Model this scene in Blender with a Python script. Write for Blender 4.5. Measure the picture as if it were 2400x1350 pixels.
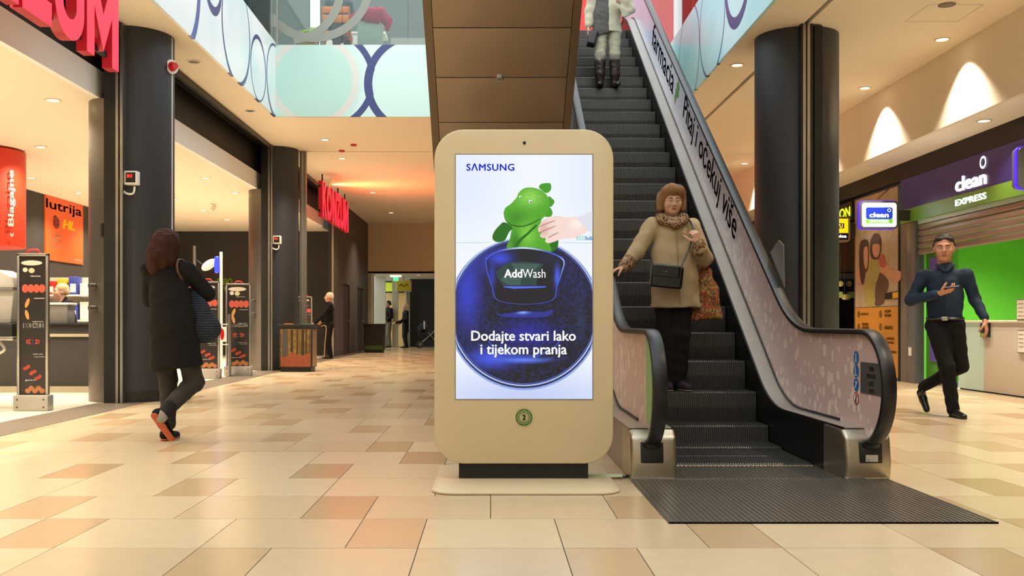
import bpy, bmesh, math, random
import numpy as np
from mathutils import Vector, Matrix
random.seed(7)
for o in list(bpy.data.objects): bpy.data.objects.remove(o)
SC = bpy.context.scene
COL = SC.collection
# ---------------------------------------------------------------- camera
FPX, HC = 2290.0, 0.925            # focal length in px of the 2400 px frame, eye height
cd = bpy.data.cameras.new('camera'); cam = bpy.data.objects.new('camera', cd); COL.objects.link(cam)
cd.sensor_width = 36.0; cd.lens = 36.0*FPX/2400; cd.shift_x = 50/2400; cd.shift_y = 82/2400
cd.clip_end = 200
cam.location = (0, 0, HC); cam.rotation_euler = (math.pi/2, 0, 0)
SC.camera = cam
# ---------------------------------------------------------------- sky (daylight over the atrium opening) and exposure
w = bpy.data.worlds.new('world'); SC.world = w; w.use_nodes = True
w.node_tree.nodes['Background'].inputs[0].default_value = (0.92, 0.98, 1.0, 1)
w.node_tree.nodes['Background'].inputs[1].default_value = 2.6
SC.view_settings.view_transform = 'Standard'; SC.view_settings.look = 'None'
SC.view_settings.gamma = 1; SC.view_settings.use_curve_mapping = False
SC.view_settings.exposure = 0.0
LAMP = 1.7                          # overall level of the ceiling lamps
WARM = (1.0, 0.85, 0.66)
# ---------------------------------------------------------------- helpers
def lin(h):
    if isinstance(h, str):
        h = h.lstrip('#'); c = [int(h[i:i+2], 16)/255 for i in (0, 2, 4)]
    else: c = [v/255 for v in h]
    return tuple(v/12.92 if v <= .04045 else ((v+.055)/1.055)**2.4 for v in c) + (1,)
class NT:
    def __init__(s, m): s.t = m.node_tree; s.n = s.t.nodes; s.l = s.t.links
    def new(s, ty, **kw):
        n = s.n.new(ty)
        for k, v in kw.items(): setattr(n, k, v)
        return n
    def put(s, sock, v):
        if hasattr(v, 'is_linked') or isinstance(v, bpy.types.NodeSocket): s.l.new(v, sock)
        else: sock.default_value = v
    def math(s, op, a, b=None, c=None, clamp=False):
        n = s.new('ShaderNodeMath', operation=op, use_clamp=clamp)
        for i, v in enumerate((a, b, c)):
            if v is not None: s.put(n.inputs[i], v)
        return n.outputs[0]
    def mix(s, f, a, b, mode='MIX'):
        n = s.new('ShaderNodeMix', data_type='RGBA', blend_type=mode)
        s.put(n.inputs[0], f); s.put(n.inputs[6], a); s.put(n.inputs[7], b)
        return n.outputs[2]
MATS = {}
def mat(name, col, rough=.5, metal=0, var=.06, vscale=6, bump=0, bscale=40, emit=None, estr=0, spec=.5, aniso=None, coat=0, trans=0):
    """procedural principled material: base colour with a little noise, optional bump"""
    if name in MATS: return MATS[name]
    m = bpy.data.materials.new(name); m.use_nodes = True; t = NT(m); b = t.n['Principled BSDF']
    c = lin(col)
    tc = t.new('ShaderNodeTexCoord')
    if var:
        nz = t.new('ShaderNodeTexNoise'); nz.inputs['Scale'].default_value = vscale; nz.inputs['Detail'].default_value = 3
        t.l.new(tc.outputs['Object'], nz.inputs['Vector'])
        if aniso:
            mp = t.new('ShaderNodeMapping'); mp.inputs['Scale'].default_value = aniso
            t.l.new(tc.outputs['Object'], mp.inputs[0]); t.l.new(mp.outputs[0], nz.inputs['Vector'])
        d = tuple(max(0, v*(1-var)) for v in c[:3])+(1,); u = tuple(min(1, v*(1+var)) for v in c[:3])+(1,)
        t.l.new(t.mix(nz.outputs[0], d, u), b.inputs['Base Color'])
    else: b.inputs['Base Color'].default_value = c
    b.inputs['Roughness'].default_value = rough; b.inputs['Metallic'].default_value = metal
    b.inputs['Specular IOR Level'].default_value = spec
    if coat: b.inputs['Coat Weight'].default_value = coat; b.inputs['Coat Roughness'].default_value = .1
    if bump:
        nb = t.new('ShaderNodeTexNoise'); nb.inputs['Scale'].default_value = bscale; nb.inputs['Detail'].default_value = 4
        t.l.new(mp.outputs[0] if (var and aniso) else tc.outputs['Object'], nb.inputs['Vector'])
        bp = t.new('ShaderNodeBump'); bp.inputs['Strength'].default_value = bump; bp.inputs['Distance'].default_value = .01
        t.l.new(nb.outputs[0], bp.inputs['Height']); t.l.new(bp.outputs[0], b.inputs['Normal'])
    if emit is not None:
        b.inputs['Emission Color'].default_value = lin(emit); b.inputs['Emission Strength'].default_value = estr
    MATS[name] = m; return m
def glassmat(name, tint=(.92, .98, .96), refl=.08):
    if name in MATS: return MATS[name]
    m = bpy.data.materials.new(name); m.use_nodes = True; t = NT(m)
    t.n.remove(t.n['Principled BSDF'])
    tr = t.new('ShaderNodeBsdfTransparent'); tr.inputs[0].default_value = (*tint, 1)
    gl = t.new('ShaderNodeBsdfGlossy'); gl.inputs['Roughness'].default_value = .03
    mx = t.new('ShaderNodeMixShader'); fr = t.new('ShaderNodeFresnel'); fr.inputs[0].default_value = 1.45
    t.l.new(fr.outputs[0], mx.inputs[0]); t.l.new(tr.outputs[0], mx.inputs[1]); t.l.new(gl.outputs[0], mx.inputs[2])
    t.l.new(mx.outputs[0], t.n['Material Output'].inputs[0])
    MATS[name] = m; return m
def glowmat(name, base, blobs, ax=(0, 2), emit=1.0, noise=None, rough=.4):
    """flat picture: base colour + soft blobs (cu,cv,ru,rv,colour,strength) in object coordinates; emit>0 -> lit screen, else print"""
    if name in MATS: return MATS[name]
    m = bpy.data.materials.new(name); m.use_nodes = True; t = NT(m); b = t.n['Principled BSDF']
    tc = t.new('ShaderNodeTexCoord'); sp = t.new('ShaderNodeSeparateXYZ'); t.l.new(tc.outputs['Object'], sp.inputs[0])
    U, V = sp.outputs[ax[0]], sp.outputs[ax[1]]
    col = lin(base)
    for (cu, cv, ru, rv, c, s) in blobs:
        du = t.math('DIVIDE', t.math('SUBTRACT', U, cu), ru); dv = t.math('DIVIDE', t.math('SUBTRACT', V, cv), rv)
        d2 = t.math('ADD', t.math('MULTIPLY', du, du), t.math('MULTIPLY', dv, dv))
        f = t.math('MULTIPLY', t.math('POWER', 2.718, t.math('MULTIPLY', d2, -1.0)), s, clamp=True)
        col = t.mix(f, col, lin(c))
    if noise:
        nz = t.new('ShaderNodeTexNoise'); nz.inputs['Scale'].default_value = noise[0]; nz.inputs['Detail'].default_value = 6
        t.l.new(tc.outputs['Object'], nz.inputs['Vector'])
        r = t.new('ShaderNodeValToRGB'); r.color_ramp.elements[0].position = .45; r.color_ramp.elements[1].position = .62
        t.l.new(nz.outputs[0], r.inputs[0])
        col = t.mix(t.math('MULTIPLY', r.outputs[0], noise[2]), col, lin(noise[1]))
    if emit > 0:
        t.put(b.inputs['Emission Color'], col); b.inputs['Emission Strength'].default_value = emit
        b.inputs['Base Color'].default_value = (.01, .01, .01, 1); b.inputs['Roughness'].default_value = .25
    else:
        t.put(b.inputs['Base Color'], col); b.inputs['Roughness'].default_value = rough
    MATS[name] = m; return m
def ringmat(name, base, rings, ax, grad=None, rough=.3):
    """printed panel: crescent rings (cu,cv,r,thick,offu,offv,colour) over a soft gradient, in object coordinates"""
    m = bpy.data.materials.new(name); m.use_nodes = True; t = NT(m); b = t.n['Principled BSDF']
    tc = t.new('ShaderNodeTexCoord'); sp = t.new('ShaderNodeSeparateXYZ'); t.l.new(tc.outputs['Object'], sp.inputs[0])
    U, V = sp.outputs[ax[0]], sp.outputs[ax[1]]
    nz = t.new('ShaderNodeTexNoise'); nz.inputs['Scale'].default_value = .7; t.l.new(tc.outputs['Object'], nz.inputs['Vector'])
    r = t.new('ShaderNodeValToRGB'); r.color_ramp.elements[0].position = .35; r.color_ramp.elements[1].position = .65
    t.l.new(nz.outputs[0], r.inputs[0])
    col = t.mix(r.outputs[0], lin(base), lin(grad or base))
    def disc(cu, cv, rad):
        du = t.math('SUBTRACT', U, cu); dv = t.math('SUBTRACT', V, cv)
        d = t.math('SQRT', t.math('ADD', t.math('MULTIPLY', du, du), t.math('MULTIPLY', dv, dv)))
        return t.math('LESS_THAN', d, rad)
    for (cu, cv, rad, th, ou, ov, c) in rings:
        f = t.math('SUBTRACT', disc(cu, cv, rad), disc(cu+ou, cv+ov, rad-th), clamp=True)
        col = t.mix(f, col, lin(c))
    t.put(b.inputs['Base Color'], col); b.inputs['Roughness'].default_value = rough
    MATS[name] = m; return m
# ---- objects
WLOC = {}
def reg(o, loc): WLOC[o.name] = Vector(loc)
def thing(name, label, cat, loc=(0, 0, 0), group=None, kind=None):
    o = bpy.data.objects.new(name, None); COL.objects.link(o); o.location = loc; o.empty_display_size = .1
    reg(o, loc)
    if label: o['label'] = label
    if cat: o['category'] = cat
    if group: o['group'] = group
    if kind: o['kind'] = kind
    return o
def tag(o, label=None, cat=None, group=None, kind=None):
    for k, v in (('label', label), ('category', cat), ('group', group), ('kind', kind)):
        if v: o[k] = v
    return o
def link(name, me, parent=None, label=None, origin=None, smooth=False):
    """me: mesh in world coordinates"""
    o = bpy.data.objects.new(name, me); COL.objects.link(o)
    pl = WLOC[parent.name] if parent else Vector((0, 0, 0))
    org = Vector(origin) if origin is not None else pl
    me.transform(Matrix.Translation(-org))
    o.location = org - pl
    if parent: o.parent = parent
    reg(o, org)
    if label: o['label'] = label
    if smooth: me.shade_smooth()
    return o
class MB:
    def __init__(s): s.v = []; s.f = []; s.mi = []
    def add(s, vs, fs, mi=0):
        k = len(s.v); s.v += [tuple(p) for p in vs]; s.f += [tuple(i+k for i in f) for f in fs]; s.mi += [mi]*len(fs); return s
    def box(s, x0, x1, y0, y1, z0, z1, mi=0):
        v = [(x, y, z) for x in (x0, x1) for y in (y0, y1) for z in (z0, z1)]
        return s.add(v, [(0, 1, 3, 2), (4, 6, 7, 5), (0, 4, 5, 1), (2, 3, 7, 6), (0, 2, 6, 4), (1, 5, 7, 3)], mi)
    def obox(s, c, ax, h, mi=0):
        c = Vector(c); X, Y, Z = [Vector(a).normalized() for a in ax]
        v = [c+X*h[0]*i+Y*h[1]*j+Z*h[2]*k for i in (-1, 1) for j in (-1, 1) for k in (-1, 1)]
        return s.add(v, [(0, 1, 3, 2), (4, 6, 7, 5), (0, 4, 5, 1), (2, 3, 7, 6), (0, 2, 6, 4), (1, 5, 7, 3)], mi)
    def cyl(s, a, b, r, r2=None, n=16, caps=True, mi=0):
        a, b = Vector(a), Vector(b); d = (b-a).normalized(); u = d.orthogonal().normalized(); w = d.cross(u)
        r2 = r if r2 is None else r2
        ring = [(math.cos(2*math.pi*i/n), math.sin(2*math.pi*i/n)) for i in range(n)]
        v = [a+u*c*r+w*q*r for c, q in ring]+[b+u*c*r2+w*q*r2 for c, q in ring]
        f = [(i, (i+1) % n, n+(i+1) % n, n+i) for i in range(n)]
        if caps: f += [tuple(range(n-1, -1, -1)), tuple(range(n, 2*n))]
        return s.add(v, f, mi)
    def tube(s, pts, r, n=8, closed=False, mi=0, flat=None):
        pts = [Vector(p) for p in pts]; N = len(pts); base = len(s.v); prev = None; vs = []
        for i, p in enumerate(pts):
            if closed: d = (pts[(i+1) % N]-pts[i-1]).normalized()
            else: d = (pts[min(i+1, N-1)]-pts[max(i-1, 0)]).normalized()
            if prev is None: u = d.orthogonal().normalized()
            else:
                u = (prev-d*prev.dot(d))
                u = u.normalized() if u.length > 1e-6 else d.orthogonal().normalized()
            prev = u; w = d.cross(u); rr = r[i] if isinstance(r, (list, tuple)) else r
            vs += [p+(u*math.cos(2*math.pi*k/n)+w*math.sin(2*math.pi*k/n))*rr for k in range(n)]
        fs = []
        for i in range(N if closed else N-1):
            j = (i+1) % N
            fs += [(i*n+k, i*n+(k+1) % n, j*n+(k+1) % n, j*n+k) for k in range(n)]
        if not closed: fs += [tuple(range(n-1, -1, -1)), tuple((N-1)*n+k for k in range(n))]
        return s.add(vs, fs, mi)
    def prism(s, pts, d, mi=0, cap=True):
        """polygon pts (3d) extruded by vector d"""
        n = len(pts); d = Vector(d); a = [Vector(p) for p in pts]; v = a+[p+d for p in a]
        f = [(i, n+i, n+(i+1) % n, (i+1) % n) for i in range(n)]
        if cap: f += [tuple(range(n)), tuple(range(2*n-1, n-1, -1))]
        return s.add(v, f, mi)
    def lathe(s, prof, c, n=24, ax='z', mi=0):
        """profile [(r,h)] about vertical axis through c"""
        vs = []; c = Vector(c); m = len(prof)
        for i in range(n):
            a = 2*math.pi*i/n
            vs += [c+Vector((r*math.cos(a), r*math.sin(a), h)) for r, h in prof]
        fs = [(i*m+k, ((i+1) % n)*m+k, ((i+1) % n)*m+k+1, i*m+k+1) for i in range(n) for k in range(m-1)]
        return s.add(vs, fs, mi)
    def mesh(s, mats, bevel=0, smooth=False, fix=True, seg=2):
        me = bpy.data.meshes.new('m'); me.from_pydata(s.v, [], s.f)
        mats = mats if isinstance(mats, (list, tuple)) else [mats]
        for m in mats: me.materials.append(m)
        if len(mats) > 1: me.polygons.foreach_set('material_index', s.mi)
        if bevel or fix:
            bm = bmesh.new(); bm.from_mesh(me)
            if bevel:
                bmesh.ops.remove_doubles(bm, verts=bm.verts, dist=1e-5)
                ed = [e for e in bm.edges if len(e.link_faces) == 2 and e.calc_face_angle(0) > .6]
                bmesh.ops.bevel(bm, geom=ed, offset=bevel, segments=seg, affect='EDGES', profile=.5)
            bmesh.ops.recalc_face_normals(bm, faces=bm.faces); bm.to_mesh(me); bm.free()
        if smooth or bevel:
            me.shade_smooth()
            if bevel: me.set_sharp_from_angle(angle=math.radians(40))
            else: me.set_sharp_from_angle(angle=math.radians(50))
        return me
    def build(s, name, m, parent=None, bevel=0, smooth=False, label=None, origin=None, fix=True, seg=2):
        return link(name, s.mesh(m, bevel, smooth, fix, seg), parent, label, origin)
def boxo(name, x0, x1, y0, y1, z0, z1, m, parent=None, bevel=0, label=None): return MB().box(x0, x1, y0, y1, z0, z1).build(name, m, parent, bevel, label=label)
def struct(name, mb, m, bevel=0, smooth=False, fix=True):
    o = mb.build(name, m, None, bevel, smooth, fix=fix); o['kind'] = 'structure'; return o
def P(x, y, Y):
    """world point at distance Y that the photo shows at pixel x, y"""
    return Vector(((x-1150)*Y/FPX, Y, HC+(757-y)*Y/FPX))
def spline(pts, n=6, closed=True):
    out = []; N = len(pts); P2 = [Vector(p) for p in pts]
    rng = range(N) if closed else range(N-1)
    for i in rng:
        if closed: p0, p1, p2, p3 = P2[i-1], P2[i], P2[(i+1) % N], P2[(i+2) % N]
        else: p0, p1, p2, p3 = P2[max(i-1, 0)], P2[i], P2[i+1], P2[min(i+2, N-1)]
        for k in range(n):
            t = k/n
            out.append(.5*((2*p1)+(p2-p0)*t+(2*p0-5*p1+4*p2-p3)*t*t+(3*p1-p0-3*p2+p3)*t**3))
    if not closed: out.append(P2[-1])
    return out
AX = {'-y': (Vector((1, 0, 0)), Vector((0, 0, 1))), '+x': (Vector((0, 1, 0)), Vector((0, 0, 1))), '-x': (Vector((0, -1, 0)), Vector((0, 0, 1))), '+y': (Vector((-1, 0, 0)), Vector((0, 0, 1)))}
def decal(name, polys, org, face, m, parent, lift=0.0, label=None, smooth_n=0, origin=None):
    """flat printed shapes: polygons given in metres (right, up) on the plane through org"""
    R, U = AX[face] if isinstance(face, str) else face
    N = R.cross(U); org = Vector(org); mb = MB()
    for p in polys:
        if smooth_n: p = [(q.x, q.y) for q in spline([(a, b, 0) for a, b in p], smooth_n)]
        mb.add([org+R*a+U*b+N*lift for a, b in p], [tuple(range(len(p)))])
    return mb.build(name, m, parent, fix=False, label=label, origin=origin)
def ell2(cx, cy, rx, ry, n=24, a0=0, a1=2*math.pi, rot=0):
    c, s = math.cos(rot), math.sin(rot); o = []
    for i in range(n):
        a = a0+(a1-a0)*i/(n if abs(a1-a0-2*math.pi) < 1e-6 else n-1)
        x, y = rx*math.cos(a), ry*math.sin(a); o.append((cx+x*c-y*s, cy+x*s+y*c))
    return o
def ringpoly(cx, cy, rx, ry, th, n=48, a0=0, a1=2*math.pi):
    """list of quads making a ring or arc"""
    o = []
    for i in range(n):
        a, b = a0+(a1-a0)*i/n, a0+(a1-a0)*(i+1)/n
        o.append([(cx+rx*math.cos(a), cy+ry*math.sin(a)), (cx+rx*math.cos(b), cy+ry*math.sin(b)), (cx+(rx-th)*math.cos(b), cy+(ry-th)*math.sin(b)), (cx+(rx-th)*math.cos(a), cy+(ry-th)*math.sin(a))])
    return o
def text(name, s, org, face, m, parent, w=None, h=None, bold=0.0, ext=0.0, lift=.002, align='L', shear=0, label=None, space=1.0, origin=None, res=3):
    """lettering fitted into width w / height h; org = lower left corner (or centre with align C)"""
    cu = bpy.data.curves.new('t', 'FONT'); cu.body = s; cu.extrude = 0; cu.resolution_u = res; cu.shear = shear
    cu.space_character = space; cu.fill_mode = 'FRONT'
    ob = bpy.data.objects.new('t', cu); me = bpy.data.meshes.new_from_object(ob)
    bpy.data.objects.remove(ob); bpy.data.curves.remove(cu)
    co = np.zeros(len(me.vertices)*3); me.vertices.foreach_get('co', co); co = co.reshape(-1, 3)
    if not len(co): return None
    if bold:
        bm = bmesh.new()
        for dx, dy in ((-bold, 0), (bold, 0), (0, -bold*.7), (0, bold*.7)):
            me.transform(Matrix.Translation((dx, dy, 0))); bm.from_mesh(me); me.transform(Matrix.Translation((-dx, -dy, 0)))
        bm.to_mesh(me); bm.free()
        co = np.zeros(len(me.vertices)*3); me.vertices.foreach_get('co', co); co = co.reshape(-1, 3)
    mn, mx = co.min(0), co.max(0); sz = mx-mn
    sx = w/sz[0] if w else h/sz[1]; sy = h/sz[1] if h else sx
    R, U = AX[face] if isinstance(face, str) else face
    N = R.cross(U); org = Vector(org)
    ox, oy = (0, 0) if align == 'L' else ((-sz[0]*sx/2, -sz[1]*sy/2) if align == 'C' else (-sz[0]*sx, 0))
    me.transform(Matrix.Translation((-mn[0], -mn[1], 0)))
    M = Matrix((R*sx, U*sy, N)).transposed().to_4x4(); M.translation = org+R*ox+U*oy+N*(lift+ext)
    me.transform(M)
    if ext:
        bm = bmesh.new(); bm.from_mesh(me)
        r = bmesh.ops.extrude_face_region(bm, geom=bm.faces[:])
        bmesh.ops.translate(bm, verts=[g for g in r['geom'] if isinstance(g, bmesh.types.BMVert)], vec=N*-ext)
        bmesh.ops.recalc_face_normals(bm, faces=bm.faces); bm.to_mesh(me); bm.free()
    me.materials.clear()
    for q in (m if isinstance(m, (list, tuple)) else [m]): me.materials.append(q)
    if isinstance(m, (list, tuple)) and len(m) > 1:
        for p in me.polygons: p.material_index = 0 if p.normal.dot(N) > .9 else 1
    return link(name, me, parent, label, origin=origin)
def copy_tree(o, parent=None):
    c = o.copy(); COL.objects.link(c); c.parent = parent
    for ch in list(o.children): copy_tree(ch, c)
    return c
def spot(name, loc, power, angle, blend=.6, color=WARM, parent=None, to=(0, 0, -1), size=.04):
    l = bpy.data.lights.new(name, 'SPOT'); l.energy = power*LAMP; l.spot_size = math.radians(angle); l.spot_blend = blend
    l.color = color; l.shadow_soft_size = size
    o = bpy.data.objects.new(name, l); COL.objects.link(o)
    o.rotation_euler = Vector(to).to_track_quat('-Z', 'Y').to_euler()
    pl = WLOC[parent.name] if parent else Vector((0, 0, 0)); o.location = Vector(loc)-pl
    if parent: o.parent = parent
    return o
# ---------------------------------------------------------------- smooth-blended solids for bodies and clothes
def V(*a): return np.array(a, dtype=np.float32)
class SDF:
    def __init__(s): s.p = []
    def cap(s, a, b, ra, rb=None, k=.02, flat=None, op='+'):
        """tapered limb; flat=(axis,scale) squeezes the section along axis"""
        s.p.append(('cap', V(*a), V(*b), ra, ra if rb is None else rb, k, flat, op)); return s
    def ell(s, c, r, k=.02, rot=None, op='+'):
        s.p.append(('ell', V(*c), V(*r), rot, None, k, None, op)); return s
    def box(s, c, h, rd=.01, k=.01, rot=None, op='+'):
        s.p.append(('box', V(*c), V(*h), rot, rd, k, None, op)); return s
    def cut(s, pt, n, only=None):
        """keep the side opposite to n"""
        n = np.array(n, dtype=np.float32); n /= np.linalg.norm(n)
        s.p.append(('cut', V(*pt), n, None, None, 0, None, 'c')); return s
    def chain(s, pts, rs, k=.02, flat=None):
        for i in range(len(pts)-1): s.cap(pts[i], pts[i+1], rs[i], rs[i+1], k, flat)
        return s
    def mesh(s, h, wob=None):
        lo, hi = np.full(3, 1e9), np.full(3, -1e9); bbs = []
        for q in s.p:
            if q[0] == 'cut': bbs.append(None); continue
            if q[0] == 'cap': R = max(q[3], q[4]); a = np.minimum(q[1], q[2])-R; b = np.maximum(q[1], q[2])+R
            elif q[0] == 'ell': R = q[2].max() if q[3] is not None else q[2]; a = q[1]-R; b = q[1]+R
            else: R = np.linalg.norm(q[2])+q[4] if q[3] is not None else q[2]+q[4]; a = q[1]-R; b = q[1]+R
            m = q[5]+2.5*h; bbs.append((a-m, b+m))
            if q[7] == '+': lo = np.minimum(lo, a); hi = np.maximum(hi, b)
        lo = lo-4*h; hi = hi+4*h; n = np.ceil((hi-lo)/h).astype(int)+1
        D = np.full(n, 9.0, dtype=np.float32)
        g = [(lo[i]+h*np.arange(n[i])).astype(np.float32) for i in range(3)]
        for q, bb in zip(s.p, bbs):
            if bb is None:
                d = (g[0][:, None, None]-q[1][0])*q[2][0]+(g[1][None, :, None]-q[1][1])*q[2][1]+(g[2][None, None, :]-q[1][2])*q[2][2]
                D = np.maximum(D, d); continue
            i0 = np.clip(np.floor((bb[0]-lo)/h).astype(int), 0, n-1); i1 = np.clip(np.ceil((bb[1]-lo)/h).astype(int)+1, 1, n)
            if (i1 <= i0).any(): continue
            X = g[0][i0[0]:i1[0], None, None]; Y = g[1][None, i0[1]:i1[1], None]; Z = g[2][None, None, i0[2]:i1[2]]
            ty = q[0]
            if ty == 'cap':
                a, b = q[1], q[2]; ba = b-a; L = max(float(ba@ba), 1e-9)
                px, py, pz = X-a[0], Y-a[1], Z-a[2]
                t = np.clip((px*ba[0]+py*ba[1]+pz*ba[2])/L, 0, 1)
                vx, vy, vz = px-t*ba[0], py-t*ba[1], pz-t*ba[2]
                if q[6] is not None:
                    ax = np.array(q[6][0], dtype=np.float32); ax /= np.linalg.norm(ax); sc = 1/q[6][1]-1
                    dt = (vx*ax[0]+vy*ax[1]+vz*ax[2])*sc
                    vx, vy, vz = vx+ax[0]*dt, vy+ax[1]*dt, vz+ax[2]*dt
                d = np.sqrt(vx*vx+vy*vy+vz*vz)-(q[3]+(q[4]-q[3])*t)
                if q[6] is not None: d = d*min(1, q[6][1]+.25)
            else:
                px, py, pz = X-q[1][0], Y-q[1][1], Z-q[1][2]
                if q[3] is not None:
                    M = q[3]; px, py, pz = [M[0][i]*px+M[1][i]*py+M[2][i]*pz for i in range(3)]
                r = q[2]
                if ty == 'ell':
                    k0 = np.sqrt((px/r[0])**2+(py/r[1])**2+(pz/r[2])**2); d = (k0-1)*float(r.min())
                    k1 = np.sqrt((px/r[0]**2)**2+(py/r[1]**2)**2+(pz/r[2]**2)**2); d = k0*(k0-1)/np.maximum(k1, 1e-6)
                else:
                    qx, qy, qz = np.abs(px)-r[0], np.abs(py)-r[1], np.abs(pz)-r[2]
                    d = np.sqrt(np.maximum(qx, 0)**2+np.maximum(qy, 0)**2+np.maximum(qz, 0)**2)+np.minimum(np.maximum(qx, np.maximum(qy, qz)), 0)-q[4]
            S = D[i0[0]:i1[0], i0[1]:i1[1], i0[2]:i1[2]]; k = max(q[5], 1e-4)
            if q[7] == '+':
                hh = np.maximum(k-np.abs(S-d), 0)/k; S[...] = np.minimum(S, d)-hh*hh*k*.25
            else:
                hh = np.maximum(k-np.abs(S+d), 0)/k; S[...] = np.maximum(S, -d)+hh*hh*k*.25
        if wob:
            amp, f = wob[0], wob[1]
            X = g[0][:, None, None]*f; Y = g[1][None, :, None]*f; Z = g[2][None, None, :]*f*(wob[2] if len(wob) > 2 else 1)
            D = D+amp*(np.sin(X+1.3*np.sin(Z*.9+Y))*np.sin(Z*1.1+.7*np.sin(X*1.3))+.5*np.sin(Y*1.7+Z*1.9+X))
        return nets(D, lo, h)
def nets(D, org, h):
    ins = D < 0; n = D.shape
    c = np.zeros([d-1 for d in n], dtype=np.int8)
    offs = [(i, j, k) for i in (0, 1) for j in (0, 1) for k in (0, 1)]
    for o in offs: c += ins[o[0]:n[0]-1+o[0], o[1]:n[1]-1+o[1], o[2]:n[2]-1+o[2]]
    act = (c > 0) & (c < 8); cells = np.argwhere(act); idx = np.full(c.shape, -1, dtype=np.int64); idx[act] = np.arange(len(cells))
    acc = np.zeros((len(cells), 3)); cnt = np.zeros(len(cells))
    val = {o: D[cells[:, 0]+o[0], cells[:, 1]+o[1], cells[:, 2]+o[2]] for o in offs}
    for a in offs:
        for x in range(3):
            if a[x]: continue
            b = list(a); b[x] = 1; b = tuple(b); d0, d1 = val[a], val[b]
            m = (d0 < 0) != (d1 < 0); t = d0[m]/(d0[m]-d1[m])
            p = np.tile(np.array(a, dtype=float), (m.sum(), 1)); p[:, x] = t
            acc[m] += p; cnt[m] += 1
    verts = org+h*(cells+acc/np.maximum(cnt, 1)[:, None])
    F = []
    for x in range(3):
        y, z = (x+1) % 3, (x+2) % 3
        sl0 = [slice(1, -1)]*3; sl1 = [slice(1, -1)]*3; sl0[x] = slice(0, -1); sl1[x] = slice(1, None)
        s0, s1 = ins[tuple(sl0)], ins[tuple(sl1)]
        e = np.argwhere(s0 != s1); 
        if not len(e): continue
        f0 = s0[e[:, 0], e[:, 1], e[:, 2]]
        cell = e.copy(); cell[:, y] += 1; cell[:, z] += 1
        def I(dy, dz):
            q = cell.copy(); q[:, y] += dy; q[:, z] += dz; return idx[q[:, 0], q[:, 1], q[:, 2]]
        Q = np.stack([I(-1, -1), I(0, -1), I(0, 0), I(-1, 0)], 1)
        Q[~f0] = Q[~f0][:, ::-1]; F.append(Q)
    F = np.concatenate(F); F = F[(F >= 0).all(1)]
    return verts, F
ROT = {}
def sdf_obj(name, s, h, m, parent, loc, label=None, wob=None, rotz=0, relax=1):
    v, F = s.mesh(h, wob); rotz = rotz or (ROT.get(parent.name, 0) if parent else 0)
    for _ in range(relax):
        acc = np.zeros_like(v); cn = np.zeros(len(v))
        for a, b in ((0, 1), (1, 2), (2, 3), (3, 0)):
            np.add.at(acc, F[:, a], v[F[:, b]]); np.add.at(acc, F[:, b], v[F[:, a]]); np.add.at(cn, F[:, a], 1); np.add.at(cn, F[:, b], 1)
        v = .5*v+.5*acc/np.maximum(cn, 1)[:, None]
    if rotz:
        c, q = math.cos(rotz), math.sin(rotz); v = v @ np.array([[c, q, 0], [-q, c, 0], [0, 0, 1]])
    v = v+np.array(loc)
    me = bpy.data.meshes.new(name); me.vertices.add(len(v)); me.vertices.foreach_set('co', v.astype(np.float32).ravel())
    me.loops.add(len(F)*4); me.loops.foreach_set('vertex_index', F.ravel().astype(np.int32))
    me.polygons.add(len(F)); me.polygons.foreach_set('loop_start', np.arange(0, len(F)*4, 4, dtype=np.int32))
    me.update(calc_edges=True); me.materials.append(m)
    return link(name, me, parent, label, smooth=True)
def rotm(yaw=0, pitch=0, roll=0): return (Matrix.Rotation(yaw, 3, 'Z') @ Matrix.Rotation(pitch, 3, 'X') @ Matrix.Rotation(roll, 3, 'Y'))
# ---------------------------------------------------------------- materials
M_tileA = mat('tile_cream', '#d4bf9c', .2, var=.05, vscale=9, bump=.015, bscale=300, spec=.6)
M_tileB = mat('tile_sand', '#ccb592', .2, var=.05, vscale=9, bump=.015, bscale=300, spec=.6)
M_tileC = mat('tile_tan', '#c2a680', .2, var=.06, vscale=9, bump=.015, bscale=300, spec=.6)
M_tileD = mat('tile_brown', '#b99d77', .2, var=.06, vscale=9, bump=.015, bscale=300, spec=.6)
M_grout = mat('grout', '#3d342b', .8)
M_strip = mat('threshold_stone', '#6d6253', .35, var=.15, vscale=12)
M_ceil = mat('ceiling_paint', '#e9dec9', .85, var=.02, vscale=2)
M_ceilS = mat('store_ceiling_paint', '#eee3cd', .85, var=.02, vscale=2)
M_white = mat('white_paint', '#e6e2d8', .6, var=.03)
M_black = mat('black_paint', '#0b0a09', .6, var=.1)
M_char = mat('charcoal_panel', '#29292b', .5, var=.06, vscale=3)
M_charW = mat('charcoal_wall', '#35322f', .7, var=.06, vscale=2)
M_alu = mat('aluminium', '#a9a7a0', .35, 1, var=.05)
M_steel = mat('brushed_steel', '#b3a996', .36, 1, var=.1, vscale=30, aniso=(1, 1, 12))
M_dsteel = mat('dark_satin_steel', '#77716a', .33, .75, var=.12, vscale=14, aniso=(8, 8, .6))
M_dark = mat('dark_plastic', '#141312', .45, var=.1)
M_wallR = mat('wall_cream_paint', '#e9dfcc', .85, var=.03, vscale=2)
M_glass = glassmat('clear_glass')
M_red = mat('red_plastic', '#c11212', .35)
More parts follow.
